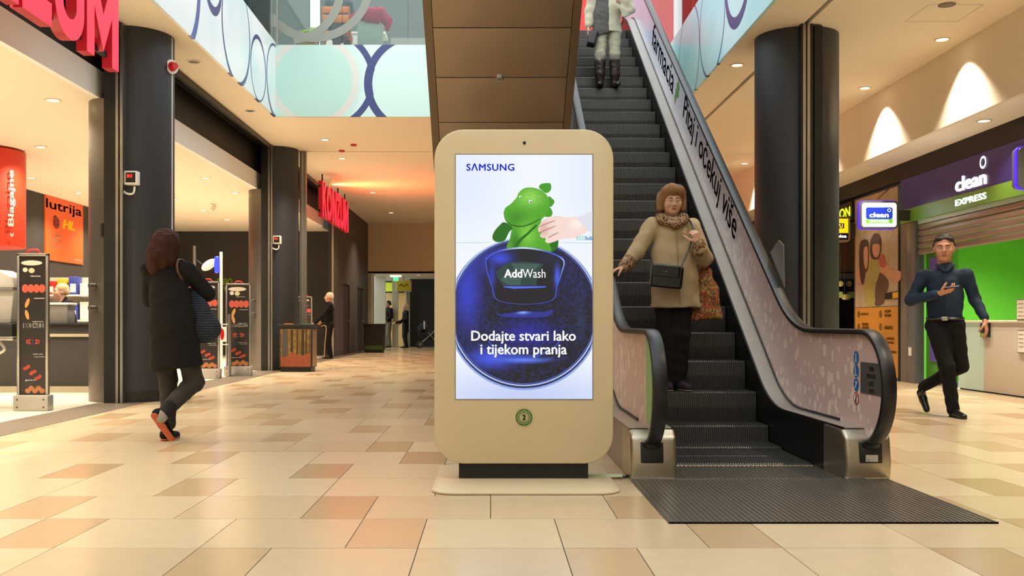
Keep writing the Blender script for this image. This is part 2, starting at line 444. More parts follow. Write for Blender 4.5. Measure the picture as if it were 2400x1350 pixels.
# ---------------------------------------------------------------- floor: 60x60 / 30x60 tiles in shifted rows
FL = thing('floor', None, None, kind='structure')
MB().box(-9.2, 10.5, -5, 45, -.06, -.004).build('slab', M_grout, FL)
tiles = []
def row_tiles(i, xa, xb):
    y0 = 3.417+.6*i; st = [.3, .9, .6, 1.2][i % 4]; x = st-1.5*9
    while x < xb:
        for j, wd in enumerate((.3, .6, .6)):
            a, b = max(x, xa), min(x+wd, xb)
            if b-a > .02: tiles.append((a, b, y0, y0+.6, j, i))
            x += wd
for i in range(-14, 56): row_tiles(i, -4.0 if i > -2 else -9, 6.52)
def tmat(j): return random.choices((0, 1, 2, 3), ((0, .5, 5, 4) if j == 0 else (6, 5, .15, 0)))[0]
vis = []
for t in tiles:
    yc = max(t[2], .5); px = 1150+FPX*(t[0]+t[1])/2/max(yc+.3, .6)
    vis.append((yc if (t[3] > 3.0 and -120 < px < 2520) else 900+abs(yc), t))
vis.sort(key=lambda q: q[0])
tm = [M_tileA, M_tileB, M_tileC, M_tileD]
cache = {}; rest = MB()
for k, (_, (a, b, y0, y1, j, i)) in enumerate(vis):
    mi = tmat(j)
    if k < 300:
        key = (round(b-a, 2), mi)
        if key not in cache:
            hw = (b-a)/2-.002; cache[key] = MB().box(-hw, hw, -.298, .298, -.01, 0).mesh(tm[mi])
        o = bpy.data.objects.new('floor_tile', cache[key]); COL.objects.link(o); o.parent = FL
        o.location = ((a+b)/2, (y0+y1)/2, random.uniform(-.0004, .0002))
    else: rest.box(a+.0015, b-.0015, y0+.0015, y1-.0015, -.01, 0, mi)
ro = rest.build('floor_tile_field', tm, FL, fix=False); ro['kind'] = 'stuff'
sf = MB()                                               # store floor, lighter tiles
for i in range(8):
    for j in range(50): sf.box(-9.15+.575*i+.0015, -9.15+.575*(i+1)-.0015, -1.5+.6*j, -.903+.6*j, -.01, -.001)
so = sf.build('store_floor_tile_field', mat('store_tile', '#d8cdb8', .3, var=.04), FL, fix=False); so['kind'] = 'stuff'
sf = MB()
for i in range(6):
    for j in range(14): sf.box(6.53+.6*i, 7.127+.6*i, 9+.6*j, 9.597+.6*j, -.01, -.001)
so = sf.build('shop_floor_tile_field', mat('shop_tile', '#b9b3a6', .35, var=.04), FL, fix=False); so['kind'] = 'stuff'
struct('trim_1', MB().box(-4.55, -4.0, -2, 28, -.008, .002), M_strip)
# ---------------------------------------------------------------- ceilings
ZC, ZS = 4.38, 3.55
c = MB()
c.box(-4.25, -3.62, -5, 19.68, ZC, 4.44); c.box(-3.62, 3.04, 16.37, 19.68, ZC, 4.44)
c.box(3.04, 3.61, -5, 19.68, ZC, 4.44); c.box(3.67, 5.82, -5, 34, ZC, 4.44); c.box(-4.27, 3.67, 19.74, 34, ZC, 4.44)
c.box(3.61, 3.67, 19.74, 34, ZC, 4.44)
struct('ceiling', c, M_ceil)
struct('trim_2', MB().box(3.60, 3.68, -5, 19.72, 4.445, 4.5).box(-4.27, 3.68, 19.66, 19.76, 4.445, 4.5), M_black)
struct('floor_upper', MB().box(-10, -3.62, -5, 24, 5.2, 5.57).box(3.06, 9, -5, 24, 5.2, 5.57).box(-3.62, 3.06, 16.39, 24, 5.2, 5.57), mat('upper_floor_tile', '#b9b09c', .35))
struct('ceiling_store', MB().box(-9.2, -4.622, -1.5, 28.1, ZS, ZS+.06), M_ceilS)
struct('ceiling_shop', MB().box(6.55, 10.2, 9, 15.6, 2.30, 2.36), M_white)
struct('ceiling_corridor', MB().box(-4.3, 6.6, 34, 42, 2.66, 2.72), M_ceil)
struct('ceiling_soffit', MB().box(5.86, 6.46, -5, 34, 3.435, 3.5), mat('soffit_paint', '#f1ece2', .85, var=.02))
# access hatch outlines, speakers and sensors come later
# ---------------------------------------------------------------- walls
struct('wall_right', MB().box(5.8, 5.86, -5, 34, 3.434, ZC+.02), M_wallR)
struct('wall_right_far', MB().box(6.52, 6.62, 20.7, 34, 0, 3.16), M_black)
struct('wall_right_fascia', MB().box(6.53, 6.62, -5, 34, 3.165, 3.5).box(6.46, 6.53, -5, 34, 3.17, 3.434), M_black)
struct('wall_right_near', MB().box(6.52, 6.62, -5, 8.9, 0, 3.16), M_black)
struct('wall_end', MB().box(-4.27, 6.6, 34, 34.15, 2.66, ZC), mat('bulkhead_paint', '#d6c4a8', .85, var=.03))
struct('wall_corridor_end', MB().box(-3.2, 7, 38.6, 38.7, 0, 2.7), mat('corridor_end_paint', '#2f302b', .8, var=.05))
struct('wall_corridor_left', MB().box(-4.3, -4.16, 34, 35, 0, 2.66).box(-3.72, -3.5, 36.9, 37.05, 0, 2.66).box(-4.3, -3.9, 36.2, 36.3, 0, 2.66).box(-4.3, -2.6, 39.9, 40, 0, 2.66), mat('corridor_paint', '#b9b7a0', .8, var=.03))
struct('wall_left', MB().box(-4.33, -4.27, 26.6, 28.3, 0, ZC).box(-4.33, -4.27, 29.6, 31.3, 0, ZC).box(-4.33, -4.27, 32.7, 34.1, 0, ZC).box(-4.33, -4.27, 28.3, 29.6, 2.07, ZC).box(-4.33, -4.27, 31.3, 32.7, 2.07, ZC), mat('brown_wall_panel', '#453c34', .6, var=.06, vscale=2))
md = mat('door_brown', '#2a1712', .55, var=.15)
for n, (a, b) in enumerate(((28.3, 29.6), (31.3, 32.7))):
    d = MB().box(-4.36, -4.31, a, b, 0, 2.07).build('door_%d' % (n+1), md); d['kind'] = 'structure'
    MB().tube([(-4.28, b-.12, 1.0), (-4.25, b-.12, 1.0), (-4.25, b-.26, 1.0)], .012, 6).build('door_handle', M_alu, d)
struct('wall_store_end', MB().box(-9.2, -4.5, 28, 28.1, 0, 4.4), M_charW)
struct('wall_store_left', MB().box(-9.2, -9.1, -1.5, 28, 0, ZS+.05), M_charW)
struct('wall_store_near', MB().box(-9.2, -4.6, -1.6, -1.5, 0, 4.5), M_charW)
struct('wall_store_header', MB().box(-4.62, -4.55, -1.5, 26.6, ZS-.004, 3.87), mat('header_paint', '#f0efec', .7, var=.03))
struct('wall_store_slot', MB().box(-4.64, -4.57, -1.5, 28, 3.87, 4.6).box(-4.6, -4.25, -1.5, 28, 4.56, 4.62), M_black)
struct('trim_3', MB().box(-4.30, -4.25, -1.5, 28, 4.3, 4.6).box(-4.38, -4.34, -1.5, 28, 4.33, 4.6).box(-4.5, -4.44, -1.5, 28, 4.36, 4.6), mat('shutter_slot_metal', '#2e2a26', .4, .6))
struct('wall_rear', MB().box(-9.2, 6.6, -5.1, -5, 0, 9), M_wallR)
# ---------------------------------------------------------------- atrium fronts: printed panels with glass above
NAVY = '#343d78'
m = ringmat('atrium_print_left', '#fbfefe', [(11.05, 5.05, 1.08, .10, -.03, 0, '#4a58a6'), (12.67, 5.33, .41, .07, .0, .05, NAVY), (13.85, 5.06, .78, .05, .0, .03, NAVY), (15.15, 4.87, .51, .05, 0, -.02, NAVY), (16.3, 4.95, .62, .06, 0, .02, NAVY), (9.2, 5.2, .8, .1, .02, .03, NAVY)], (1, 2), grad='#d6f2f9')
struct('wall_atrium_left', MB().box(-3.64, -3.6, -5, 16.37, ZC-.003, 5.62), m)
m = ringmat('atrium_print_back', '#cdebe4', [(-2.78, 5.0, .86, .105, .0, 0, NAVY), (-3.12, 5.0, .97, .97, 0, 0, '#c6e6de'), (-2.96, 4.99, .76, .11, 0, 0, '#d9d9d2'), (-1.28, 4.93, .84, .11, .02, 0, NAVY), (-1.26, 4.93, .72, .72, 0, 0, '#cfece6'), (-2.96, 4.99, .65, .65, 0, 0, '#b9ded5'), (.9, 4.95, .9, .11, 0, 0, NAVY)], (0, 2), grad='#d6f0ea')
struct('wall_atrium_back', MB().box(-3.6, 3.02, 16.35, 16.39, ZC-.003, 5.58), m)
m = ringmat('atrium_print_right', '#d2f3f6', [(11.95, 5.18, .64, .09, 0, .06, NAVY), (13.35, 5.05, .77, .035, 0, .01, NAVY), (14.9, 5.0, .78, .035, 0, 0, NAVY), (10.5, 5.3, .8, .08, 0, .04, NAVY)], (1, 2), grad='#a3e4ec')
struct('wall_atrium_right', MB().box(3.02, 3.06, -5, 16.39, ZC-.003, 5.62), m)
# glass balustrades on top
def glassrail(name, label, parts, loc):
    t = thing(name, label, 'balustrade', loc)
    for b in parts: MB().box(*b).build('glass_panel', M_glass, t)
    return t
g = glassrail('glass_balustrade', 'clear glass balustrade with grey circle print above the mint back panel', [(-3.58+1.1*i, -2.49+1.1*i, 16.36, 16.375, 5.58, 6.6) for i in range(4)], (-.3, 16.36, 5.58))
mg = mat('grey_film', '#8f938a', .6, var=.03)
for _ in (0,): decal('circle_print', [q for q in ringpoly(-2.95, 6.63, 1.0, 1.0, .14, 40, math.pi*1.02, math.pi*1.98) if min(b for a, b in q) > 5.6], (0, 16.355, 0), '-y', mg, g)
decal('circle_print', [q for q in ringpoly(-3.35, 6.5, .9, .9, .14, 40, math.pi*1.52, math.pi*1.98) if min(a for a, b in q) > -3.58 and min(b for a, b in q) > 5.6 and max(b for a, b in q) < 6.6], (0, 16.353, 0), '-y', mg, g)
MB().box(-3.6, .82, 16.345, 16.39, 6.6, 6.65).build('handrail', M_alu, g)
MB().box(-3.585, -3.555, 16.34, 16.38, 5.58, 6.6).build('post', M_alu, g)
g = glassrail('glass_balustrade', 'clear glass balustrade with pale film above the left printed panel', [(-3.63, -3.615, 16.3-1.5*(i+1)+.01, 16.3-1.5*i, 5.62, 6.6) for i in range(11)], (-3.62, 8, 5.62))
MB().box(-3.645, -3.6, -.3, 16.3, 6.6, 6.65).build('handrail', M_alu, g)
decal('film_print', [[(-.3, 5.63), (11.9, 5.63), (11.9, 6.59), (-.3, 6.59)], [(11.9, 5.63), (13.6, 5.63), (12.9, 5.8), (12.3, 6.1), (11.9, 6.55)]], (-3.612, 0, 0), '+x', mat('pale_film', '#dff1f4', .5, var=.04), g)
g = glassrail('glass_balustrade', 'clear glass balustrade above the right turquoise printed panel', [(3.035, 3.05, 16.3-1.5*(i+1)+.01, 16.3-1.5*i, 5.62, 6.6) for i in range(11)], (3.04, 8, 5.62))
MB().box(3.02, 3.065, -.3, 16.3, 6.6, 6.65).build('handrail', M_alu, g)
decal('film_print', [[(-12.2, 5.63), (.3, 5.63), (.3, 6.59), (-11.8, 6.59)]], (3.03, 0, 0), '-x', mat('pale_film_cyan', '#d5f0f3', .5, var=.04), g)
# upper storey walls seen through the glass
struct('wall_upper_back', MB().box(-3.6, -.0, 20.6, 20.7, 5.45, 9).box(-9, -3.6, 19.4, 19.5, 5.45, 9), mat('upper_wall_grey', '#5d6764', .7, var=.05))
struct('wall_upper_kerb', MB().box(-1.9, .3, 18.6, 18.75, 5.45, 6.35), mat('upper_kerb', '#8c8f84', .7, var=.04))
struct('wall_upper_right', MB().box(8.9, 9, -5, 24, 5.45, 9).box(2.4, 8.9, 19.6, 19.7, 5.45, 9), mat('upper_shop_red', '#b35c5c', .6, var=.1, vscale=3))
struct('wall_upper_red', MB().box(.2, 2.35, 18.9, 19, 5.45, 9), mat('upper_banner_red', '#d8372c', .5, var=.03))
struct('wall_upper_left', MB().box(-9.1, -9, -5, 20, 5.45, 9), mat('upper_wall_pale', '#b9bda6', .7, var=.08))
# ---------------------------------------------------------------- recessed ceiling lamps
M_lens = mat('lamp_lens_warm', '#fff1d6', .4, var=0, emit='#ffe6bd', estr=9)
M_ringw = mat('lamp_ring', '#d8cdb8', .4)
def lamp_mesh():
    a = MB(); a.lathe([(.095, .0), (.095, -.006), (.072, -.008), (.066, .03)], (0, 0, 0), 20); ring = a.mesh(M_ringw, smooth=True)
    b = MB(); b.add([(.066*math.cos(i*math.pi/8), .066*math.sin(i*math.pi/8), .0) for i in range(16)], [tuple(range(15, -1, -1))]); lens = b.mesh(M_lens, fix=False)
    return ring, lens
L_ring, L_lens = lamp_mesh()
def downlight(x, y, z, label, group, power=120, angle=100, blend=.7, lit=True, to=(0, 0, -1), color=WARM):
    t = thing('recessed_downlight', label, 'downlight', (x, y, z), group)
    for nm, me in (('lamp_ring', L_ring), ('lamp_lens', L_lens if lit else L_dark)):
        o = bpy.data.objects.new(nm, me); COL.objects.link(o); o.parent = t; o.location = (0, 0, -.001)
    if lit and power: spot('lamp_light', (x, y, z-.012), power, angle, blend, color, t, to)
    return t
mdk = mat('lamp_unlit', '#3a332a', .3)
L_dark = MB().add([(.066*math.cos(i*math.pi/8), .066*math.sin(i*math.pi/8), .0) for i in range(16)], [tuple(range(15, -1, -1))]).mesh(mdk, fix=False)
ORDN = 'first second third fourth fifth sixth seventh eighth ninth tenth eleventh twelfth'.split()
# store grid
for X in (-5.15, -6.7, -8.3):
    for k in range(11):
        Y = 3.3+2.05*k+(.0 if X != -6.7 else 1.0)
        if 2.5 < Y < 27: downlight(X, Y, ZS, 'supermarket downlight, %s from the front in the row %s' % (ORDN[k], {-5.15: 'nearest the entrance', -6.7: 'in the middle', -8.3: 'nearest the back wall'}[X]), 'downlights in the supermarket ceiling', 230, 125, .8)
# mall strip left, deep hall, right strip
for i, Y in enumerate((4.4, 7.4)): downlight(-3.92, Y, ZC, '%s round warm downlight in the ceiling strip on the left' % ORDN[i], 'downlights over the left walkway', 380, 80, .7)
for i, Y in enumerate((12.9, 15.9)): downlight(-3.92, Y, ZC, ('nearer', 'farther')[i]+' unlit round downlight in the beige ceiling strip beside the left printed panel', 'unlit downlights on the left', lit=False)
for i, Y in enumerate((18.4, 20.5, 25.9, 30.6)): downlight(-3.12, Y, ZC, 'round warm downlight in the ceiling beside the far red sign, %s from the front' % ORDN[i], 'downlights near the far red sign', 340, 110, .8)
for i, Y in enumerate((22, 27.5)): downlight(-1.2, Y, ZC, ('nearer', 'farther')[i]+' unlit round downlight in the middle of the far ceiling', 'unlit downlights in the far ceiling', lit=False)
for i, Y in enumerate((4.2, 8.0, 13.08)): downlight(3.3, Y, ZC, ORDN[i]+' round warm downlight between the right printed panel and the black ceiling slot', 'downlights along the right ceiling edge', 140 if Y < 10 else 120, 100, .8)
for i, Y in enumerate((4.6, 7.05, 9.5, 11.9, 14.36, 16.9, 19.1, 21.15)): downlight(5.5, Y, ZC, 'bright round downlight washing the cream upper wall on the right, %s from the front' % ORDN[i], 'wall washing downlights on the right', 250, 96, .5)
for i, Y in enumerate((6.2, 9.2, 12.12, 17.7)): downlight(6.12, Y, 3.435, ORDN[i]+' small round downlight in the low soffit above the shop fronts', 'soffit downlights above the shop fronts', 80 if Y < 13 else 0, 90, .8)
for i, (x, y) in enumerate(((-2.6, 35.2), (-1.8, 36.4), (-.6, 36.0))): downlight(x, y, 2.66, ('left', 'middle', 'right')[i]+' round downlight in the low ceiling of the far corridor', 'downlights in the far corridor', 14, 120, .8, color=(1, .9, .7))
for i, (x, y) in enumerate(((7.2, 12.2), (7.2, 14.2), (8.6, 13.2))): downlight(x, y, 2.30, ('front', 'far', 'rear')[i]+' round white downlight inside the green dry cleaning shop', 'downlights inside the green shop', 150, 150, .9, color=(1, .97, .9))
# small ceiling items
t = tag(MB().lathe([(.0, 0), (.06, 0), (.06, -.02), (.045, -.035), (0, -.035)], (-3.55+.9, 18.9, ZC), 16).build('smoke_detector', M_red, smooth=True), 'small red detector on the beige ceiling beside the nearest lit downlight', 'detector')
t = tag(MB().lathe([(.0, 0), (.06, 0), (.06, -.02), (.045, -.035), (0, -.035)], (-2.98, 19.55, ZC), 16).build('smoke_detector', M_red, smooth=True), 'small red detector on the beige ceiling right at the black slot', 'detector')
for x, y, z in ((4.95, 10.6, ZC), (4.3, 9.2, ZC)):
    t = thing('ceiling_speaker', 'round dark ceiling speaker in the right ceiling, ' + ('nearer the wall' if x > 4.5 else 'nearer the black slot'), 'speaker', (x, y, z))
    MB().lathe([(.09, 0), (.09, -.008), (.06, -.012), (0, -.012)], (x, y, z), 20).build('grille', mat('speaker_grille', '#6a5d49', .6), t)
for a, y in ((-5.9, 11.3), (-6.1, 21.5)):
    t = thing('ceiling_camera', 'small white camera hanging under the supermarket ceiling, ' + ('nearest the front column' if y < 15 else 'deep inside the store'), 'camera', (a, y, ZS))
    MB().cyl((a, y, ZS), (a, y, ZS-.02), .06).build('base', M_white, t); MB().cyl((a, y, ZS-.02), (a, y, ZS-.08), .02).cyl((a-.03, y-.06, ZS-.16), (a+.02, y+.03, ZS-.06), .045).build('camera_body', M_white, t)
t = thing('exit_sign', 'small green and white exit lamp at the far corridor ceiling', 'sign', (-3.45, 35.5, 2.6))
MB().box(-3.55, -3.35, 35.48, 35.52, 2.45, 2.6).build('panel', mat('exit_green', '#3fa070', .5, emit='#5fd49a', estr=1.2), t)
MB().box(-3.65, -3.25, 35.45, 35.55, 2.6, 2.64).build('lamp', mat('lamp_white', '#ffffff', .5, emit='#fff8e0', estr=3), t)

t = thing('access_hatch', 'square hatch outline in the right ceiling beside the bright downlight', 'hatch', (5.05, 10.9, ZC))
mh = mat('hatch_gap', '#8d7d66', .8)
for b in ((4.75, 5.35, 10.6, 10.606), (4.75, 5.35, 11.194, 11.2), (4.75, 4.756, 10.6, 11.2), (5.344, 5.35, 10.6, 11.2)): MB().box(*b, ZC-.001, ZC+.002).build('hatch_edge', mh, t)
# ---------------------------------------------------------------- round columns with shutter guides
def arc_shell(mb, cx, cy, r, a0, a1, z0, z1, n=28):
    vs = []; N = n+1
    for i in range(N):
        a = math.radians(a0+(a1-a0)*i/n); vs += [(cx+r*math.cos(a), cy+r*math.sin(a), z0), (cx+r*math.cos(a), cy+r*math.sin(a), z1)]
    mb.add(vs, [(2*i, 2*i+2, 2*i+3, 2*i+1) for i in range(n)])
    mb.add([vs[2*i] for i in range(N)], [tuple(range(N-1, -1, -1))]); mb.add([vs[2*i+1] for i in range(N)], [tuple(range(N))])
    mb.add([vs[0], vs[1], vs[-1], vs[-2]], [(0, 1, 2, 3)])
def column(cx, cy, label, side):
    t = thing('round_column', label, 'column', (cx, cy, 0), 'round columns of the hall')
    s = side
    mb = MB(); arc_shell(mb, cx+.02*s, cy, .47, -92 if s > 0 else 88, 92 if s > 0 else 272, .02, 4.379); mb.build('dark_shaft', M_char, t, smooth=True)
    mb = MB(); arc_shell(mb, cx-.02*s, cy, .47, 92 if s > 0 else -88, 268 if s > 0 else 88, .0, ZS-.002 if s > 0 else 4.379); mb.build('metal_shaft' if s > 0 else 'rear_shaft', M_dsteel if s > 0 else M_char, t, smooth=True)
    mb = MB(); arc_shell(mb, cx+.02*s, cy, .476, -90 if s > 0 else 90, 90 if s > 0 else 270, .0, .13); mb.build('skirting', mat('column_skirting', '#1f1c19', .4), t, smooth=True)
    MB().box(cx-.12, cx+.02, cy-.56, cy+.56, 0, 4.379).build('guide_channel', M_dark, t)
    for dx in (.035, .085): MB().box(cx+dx*s-.016, cx+dx*s+.016, cy-.575, cy-.43, 0, 4.379).build('guide_rail', M_alu, t)
    return t
c1 = column(-4.33, 11.8, 'round charcoal column with steel rails nearest the woman in the long black coat', 1)
c2 = column(-4.33, 19.5, 'round charcoal column beside the forest print waste bin', 1)
c3 = column(3.70, 11.83, 'round dark column behind the right side of the escalator', -1)
MB().box(3.74, 3.83, 11.28, 11.36, 0, 4.36).build('cover_plate', M_black, c3)
for (c, y0) in ((c1, 11.8), (c2, 19.5)):
    for z in (1.1, 1.36): MB().cyl((-4.62, y0-.40, z), (-4.66, y0-.46, z), .03, n=12).build('bumper_stud', M_alu, c)
MB().box(-4.52, -4.49, 11.32, 11.36, 1.93, 2.08).build('hook', M_black, c1)
# wall boxes on the columns
def ctrlbox(x, y, z, label):
    t = thing('control_box', label, 'control box', (x, y, z))
    MB().box(x-.075, x+.075, y-.05, y+.05, z-.08, z+.08).build('case', M_white, t, .008)
    MB().box(x-.055, x+.055, y-.056, y-.045, z-.055, z+.06).build('display', M_black, t)
    text('digits', '88:8', (x-.04, y-.056, z), '-y', mat('led_red', '#ff2a1a', .5, emit='#ff2a1a', estr=2.5), t, w=.06, h=.04, lift=.001)
    MB().tube(spline([(x-.08, y-.02, z+.02), (x-.12, y-.02, z-.06), (x-.07, y-.03, z-.17), (x+.02, y-.03, z-.18), (x+.04, y-.03, z-.1)], 5, False), .012, 6).build('hose', M_white, t)
ctrlbox(-4.15, 11.31, 2.6, 'small white control box with red digits on the nearest dark column')
ctrlbox(-4.15, 19.0, 2.54, 'small white control box with red digits on the column by the waste bin')
t = thing('alarm_beacon', 'red and white alarm beacon on the edge of the nearest dark column', 'alarm', (-3.84, 11.75, 4.0))
MB().cyl((-3.86, 11.75, 4.0), (-3.82, 11.72, 4.0), .085, n=20).build('base', M_white, t, smooth=True)
MB().lathe([(0, .05), (.035, .04), (.06, 0), (.0, 0)], (0, 0, 0), 16)
MB().cyl((-3.82, 11.72, 4.0), (-3.77, 11.68, 4.0), .06, .04, n=20).build('lens', mat('beacon_red', '#c41d1d', .2), t, smooth=True)
t = tag(MB().tube([(-3.845, 11.78, 4.36), (-3.845, 11.78, 1.9)], .012, 6).build('cable_conduit', M_white), 'thin white conduit running down the edge of the nearest dark column', 'conduit')
t = thing('shutter_post', 'grey metal shutter guide post beside the far charcoal column', 'post', (-3.78, 19.7, 0))
MB().box(-3.84, -3.72, 19.64, 19.78, 0, 4.38).build('post', mat('post_grey', '#7c756b', .4, .5), t); MB().box(-3.80, -3.76, 19.62, 19.65, 0, 4.38).build('rail', M_alu, t)
t = thing('entrance_frame', 'dark frame post at the far end of the second supermarket opening', 'post', (-4.33, 26.6, 0))
MB().box(-4.4, -4.26, 26.5, 26.7, 0, 4.36).build('post', M_charW, t); MB().box(-4.3, -4.25, 26.44, 26.5, 0, 4.36).build('rail', M_alu, t)
# ---------------------------------------------------------------- advertising display
KY = 5.70
def kq(x, y): p = P(x, y, KY); return (p.x, p.z)
def kc(cx, cy): return kq(1000+.3186*cx, 290+.3186*cy)
def rrect(x0, x1, z0, z1, r, n=8):
    o = []
    for cx, cz, a in ((x1-r, z1-r, 0), (x0+r, z1-r, 90), (x0+r, z0+r, 180), (x1-r, z0+r, 270)):
        for i in range(n+1):
            t = math.radians(a+90*i/n); o.append((cx+r*math.cos(t), cz+r*math.sin(t)))
    return o
K = thing('display_kiosk', 'tall champagne-coloured advertising display with rounded corners showing a washing machine advert', 'display', (.2, 5.77, 0))
M_champ = mat('champagne_lacquer', '#d3bd96', .4, .0, var=.03, vscale=5, bump=.02, bscale=400)
M_edge = mat('kiosk_side', '#cfc6b2', .35, .3)
x0, z1 = kq(1018, 303); x1, z0 = kq(1438, 1087)
b = MB(); b.prism([(a, KY, c) for a, c in rrect(x0, x1, z0, z1, .17)], (0, .15, 0)); b.build('housing', M_champ, K, .008, seg=3)
bx0, bz1 = kq(1075, 1080); bx1, _ = kq(1380, 1080)
MB().box(bx0, bx1, 5.735, 5.83, .012, z0+.02).build('plinth', mat('kiosk_plinth', '#15110f', .6), K)
b = MB(); b.prism([(a, c, .0015) for a, c in rrect(-.325, .71, 5.245, 6.32, .13)], (0, 0, .012)); b.build('base_plate', mat('kiosk_base', '#d0bd99', .33, 0, var=.05), K, .004)
# screen
sx0, sz1 = kq(1068.5, 363); sx1, sz0 = kq(1388, 935)
scx = (sx0+sx1)/2; scz = (sz0+sz1)/2
M_frame = mat('screen_bezel', '#8b8472', .4)
MB().box(sx0-.006, sx1+.006, KY-.002, KY+.01, sz0-.006, sz1+.006).build('screen_frame', M_frame, K)
def so(x, y): a = kq(x, y); return (a[0]-scx, a[1]-scz)
def kd(cx, cy): return so(1000+.3186*cx, 290+.3186*cy)
px = 1/401.75
SB = 1.0   # screen brightness
SCR = MB().box(sx0, sx1, KY-.004, KY+.005, sz0, sz1).build('screen', glowmat('screen_backdrop', '#f4f8ff', [(-.35, .55, .3, .35, '#dbe6fb', .8), (.4, .6, .25, .5, '#dfe9fb', .8), (0, -.72, .7, .2, '#b9c9f4', .9), (0, .12, .5, .12, '#eef2fa', .6)], emit=SB), K, origin=(scx, KY, scz))
SO = (scx, KY, scz)
lay = [0.0045]
def sd(name, polys, m, sm=0, label=None, clip=True):
    lay[0] += .0004
    if clip:
        hx, hz = (sx1-sx0)/2, (sz1-sz0)/2
        polys = [[(min(max(a, -hx), hx), min(max(c, -hz), hz)) for a, c in ([(q.x, q.y) for q in spline([(u, v, 0) for u, v in p], sm)] if sm else p)] for p in polys]
    return decal(name, polys, SO, '-y', m, SCR, lay[0], origin=SO)
def em(name, col, s=None): return mat(name, '#050505', .3, var=0, emit=col, estr=SB if s is None else s)
sd('panel_line', [[so(1069, 570), so(1150, 569), so(1150, 568), so(1069, 568.5)], [so(1310, 569), so(1388, 571), so(1388, 569.5), so(1310, 568)]], em('scr_grey', '#c3cad9'))
cx, cz = so(1228, 731); R = 173*px
sd('drum_shadow', [ell2(cx, cz-.012, R+.016, R+.014, 64)], em('scr_shadow', '#8fa6ea'))
sd('drum_shadow', [ell2(cx, cz-.006, R+.008, R+.008, 64)], em('scr_shadow2', '#1a2148'))
sd('drum_rim', [ell2(cx, cz, R+.003, R+.003, 64)], em('scr_rim', '#a9bdf2'))
sd('drum_rim', [ell2(cx, cz, R-.006, R-.006, 64)], em('scr_rim2', '#0d1230'))
sd('drum_rim', [ell2(cx, cz, R-.011, R-.011, 64)], em('scr_rim3', '#5a73d8'))
dm = glowmat('screen_drum', '#03040e', [(cx-.33, cz+.12, .07, .2, '#2637c4', .9), (cx-.19, cz-.27, .12, .05, '#3a52e2', .95), (cx-.14, cz+.3, .15, .07, '#2433a8', .9), (cx+.02, cz-.13, .15, .07, '#1420a0', .8), (cx, cz-.28, .12, .014, '#5f82ff', .9), (cx+.28, cz+.2, .12, .18, '#0b1040', .9), (cx+.33, cz-.05, .03, .12, '#1c3350', .6)], emit=SB, noise=(60, '#3a56e0', .1))
sd('drum', [ell2(cx, cz, R-.014, R-.014, 64)], dm)
for q_ in (ringpoly(cx, cz-.13, .22, .13, .006, 30, math.pi*1.1, math.pi*1.9), ringpoly(cx, cz-.15, .2, .12, .004, 30, math.pi*1.2, math.pi*1.8), ringpoly(cx, cz-.09, .3, .21, .003, 30, math.pi*1.15, math.pi*1.7)): sd('water_arc', q_, em('scr_arc', '#3b55d0'))
# plush toy, hand and door flap
G1, G2, G3 = em('scr_green_dark', '#1f6a10'), em('scr_green_mid', '#3f9a1c'), em('scr_green_light', '#76c83a')
def kp(l): return [kd(*p) for p in l]
hcx, hcz = kd(735, 620); bcx, bcz = kd(740, 840)
gm = glowmat('screen_plush', '#4ea820', [(hcx+.02, hcz+.06, .07, .05, '#97e05a', .9), (hcx-.06, hcz-.06, .05, .04, '#2f7f12', .8), (bcx, bcz+.02, .05, .06, '#8ede4a', .8), (bcx-.07, bcz-.02, .03, .06, '#226e0c', .8)], emit=SB, noise=(220, '#2c7a10', .4))
for pl in ([kp([(570, 725), (635, 765), (605, 800), (578, 855), (540, 872), (500, 865), (483, 835), (500, 790), (535, 750)]), kp([(890, 870), (930, 850), (965, 850), (965, 900), (940, 935), (905, 940)])],): pass
for q_ in pl: sd('plush_arm', [q_], G1, 4)
sd('plush_spike', [kp([(825, 470), (840, 445), (885, 438), (912, 445), (912, 490), (880, 512), (845, 490)]), kp([(895, 535), (920, 550), (940, 575), (915, 612), (890, 600)]), kp([(870, 650), (885, 620), (905, 615), (925, 650), (915, 682), (870, 685)])], G2, 3)
sd('plush_body', [kp([(635, 765), (700, 755), (800, 715), (845, 700), (835, 760), (870, 840), (900, 880), (915, 935), (880, 940), (780, 930), (680, 930), (590, 920), (610, 850)])], gm, 4)
sd('plush_fold', [kp([(640, 905), (680, 850), (740, 800), (800, 745), (810, 755), (750, 815), (700, 860), (665, 910)])], G1, 3)
sd('plush_head', [kp([(720, 475), (780, 472), (840, 490), (885, 530), (903, 590), (893, 640), (862, 690), (800, 730), (740, 755), (680, 770), (620, 755), (580, 715), (566, 660), (580, 620), (620, 590), (660, 545), (680, 505)])], gm, 4)
sd('plush_mouth', [kp([(585, 712), (620, 738), (690, 752), (760, 735), (830, 700), (832, 706), (762, 745), (690, 762), (615, 748)])], G1, 3)
sd('plush_eye', [[(a, b) for a, b in ell2(*kd(688, 540), .0068, .0062)], ell2(*kd(762, 573), .0095, .0085)], em('scr_eye', '#eaf2ff'))
sd('plush_pupil', [ell2(*kd(691, 544), .0028, .003), ell2(*kd(764, 576), .0045, .0045)], em('scr_pupil', '#10121c'))
skin = glowmat('screen_skin', '#f4d9d0', [(kd(860, 780)[0], kd(860, 780)[1], .03, .05, '#d9a99c', .8), (kd(1100, 740)[0], kd(1100, 740)[1], .04, .03, '#fff1ec', .8)], emit=SB)
sd('hand_picture', [kp([(820, 770), (835, 735), (880, 695), (950, 680), (1030, 690), (1105, 685), (1150, 735), (1185, 785), (1120, 830), (1060, 845), (990, 850), (930, 872), (890, 880), (870, 862), (890, 838), (850, 842), (832, 822), (845, 802), (822, 795)])], skin, 4)
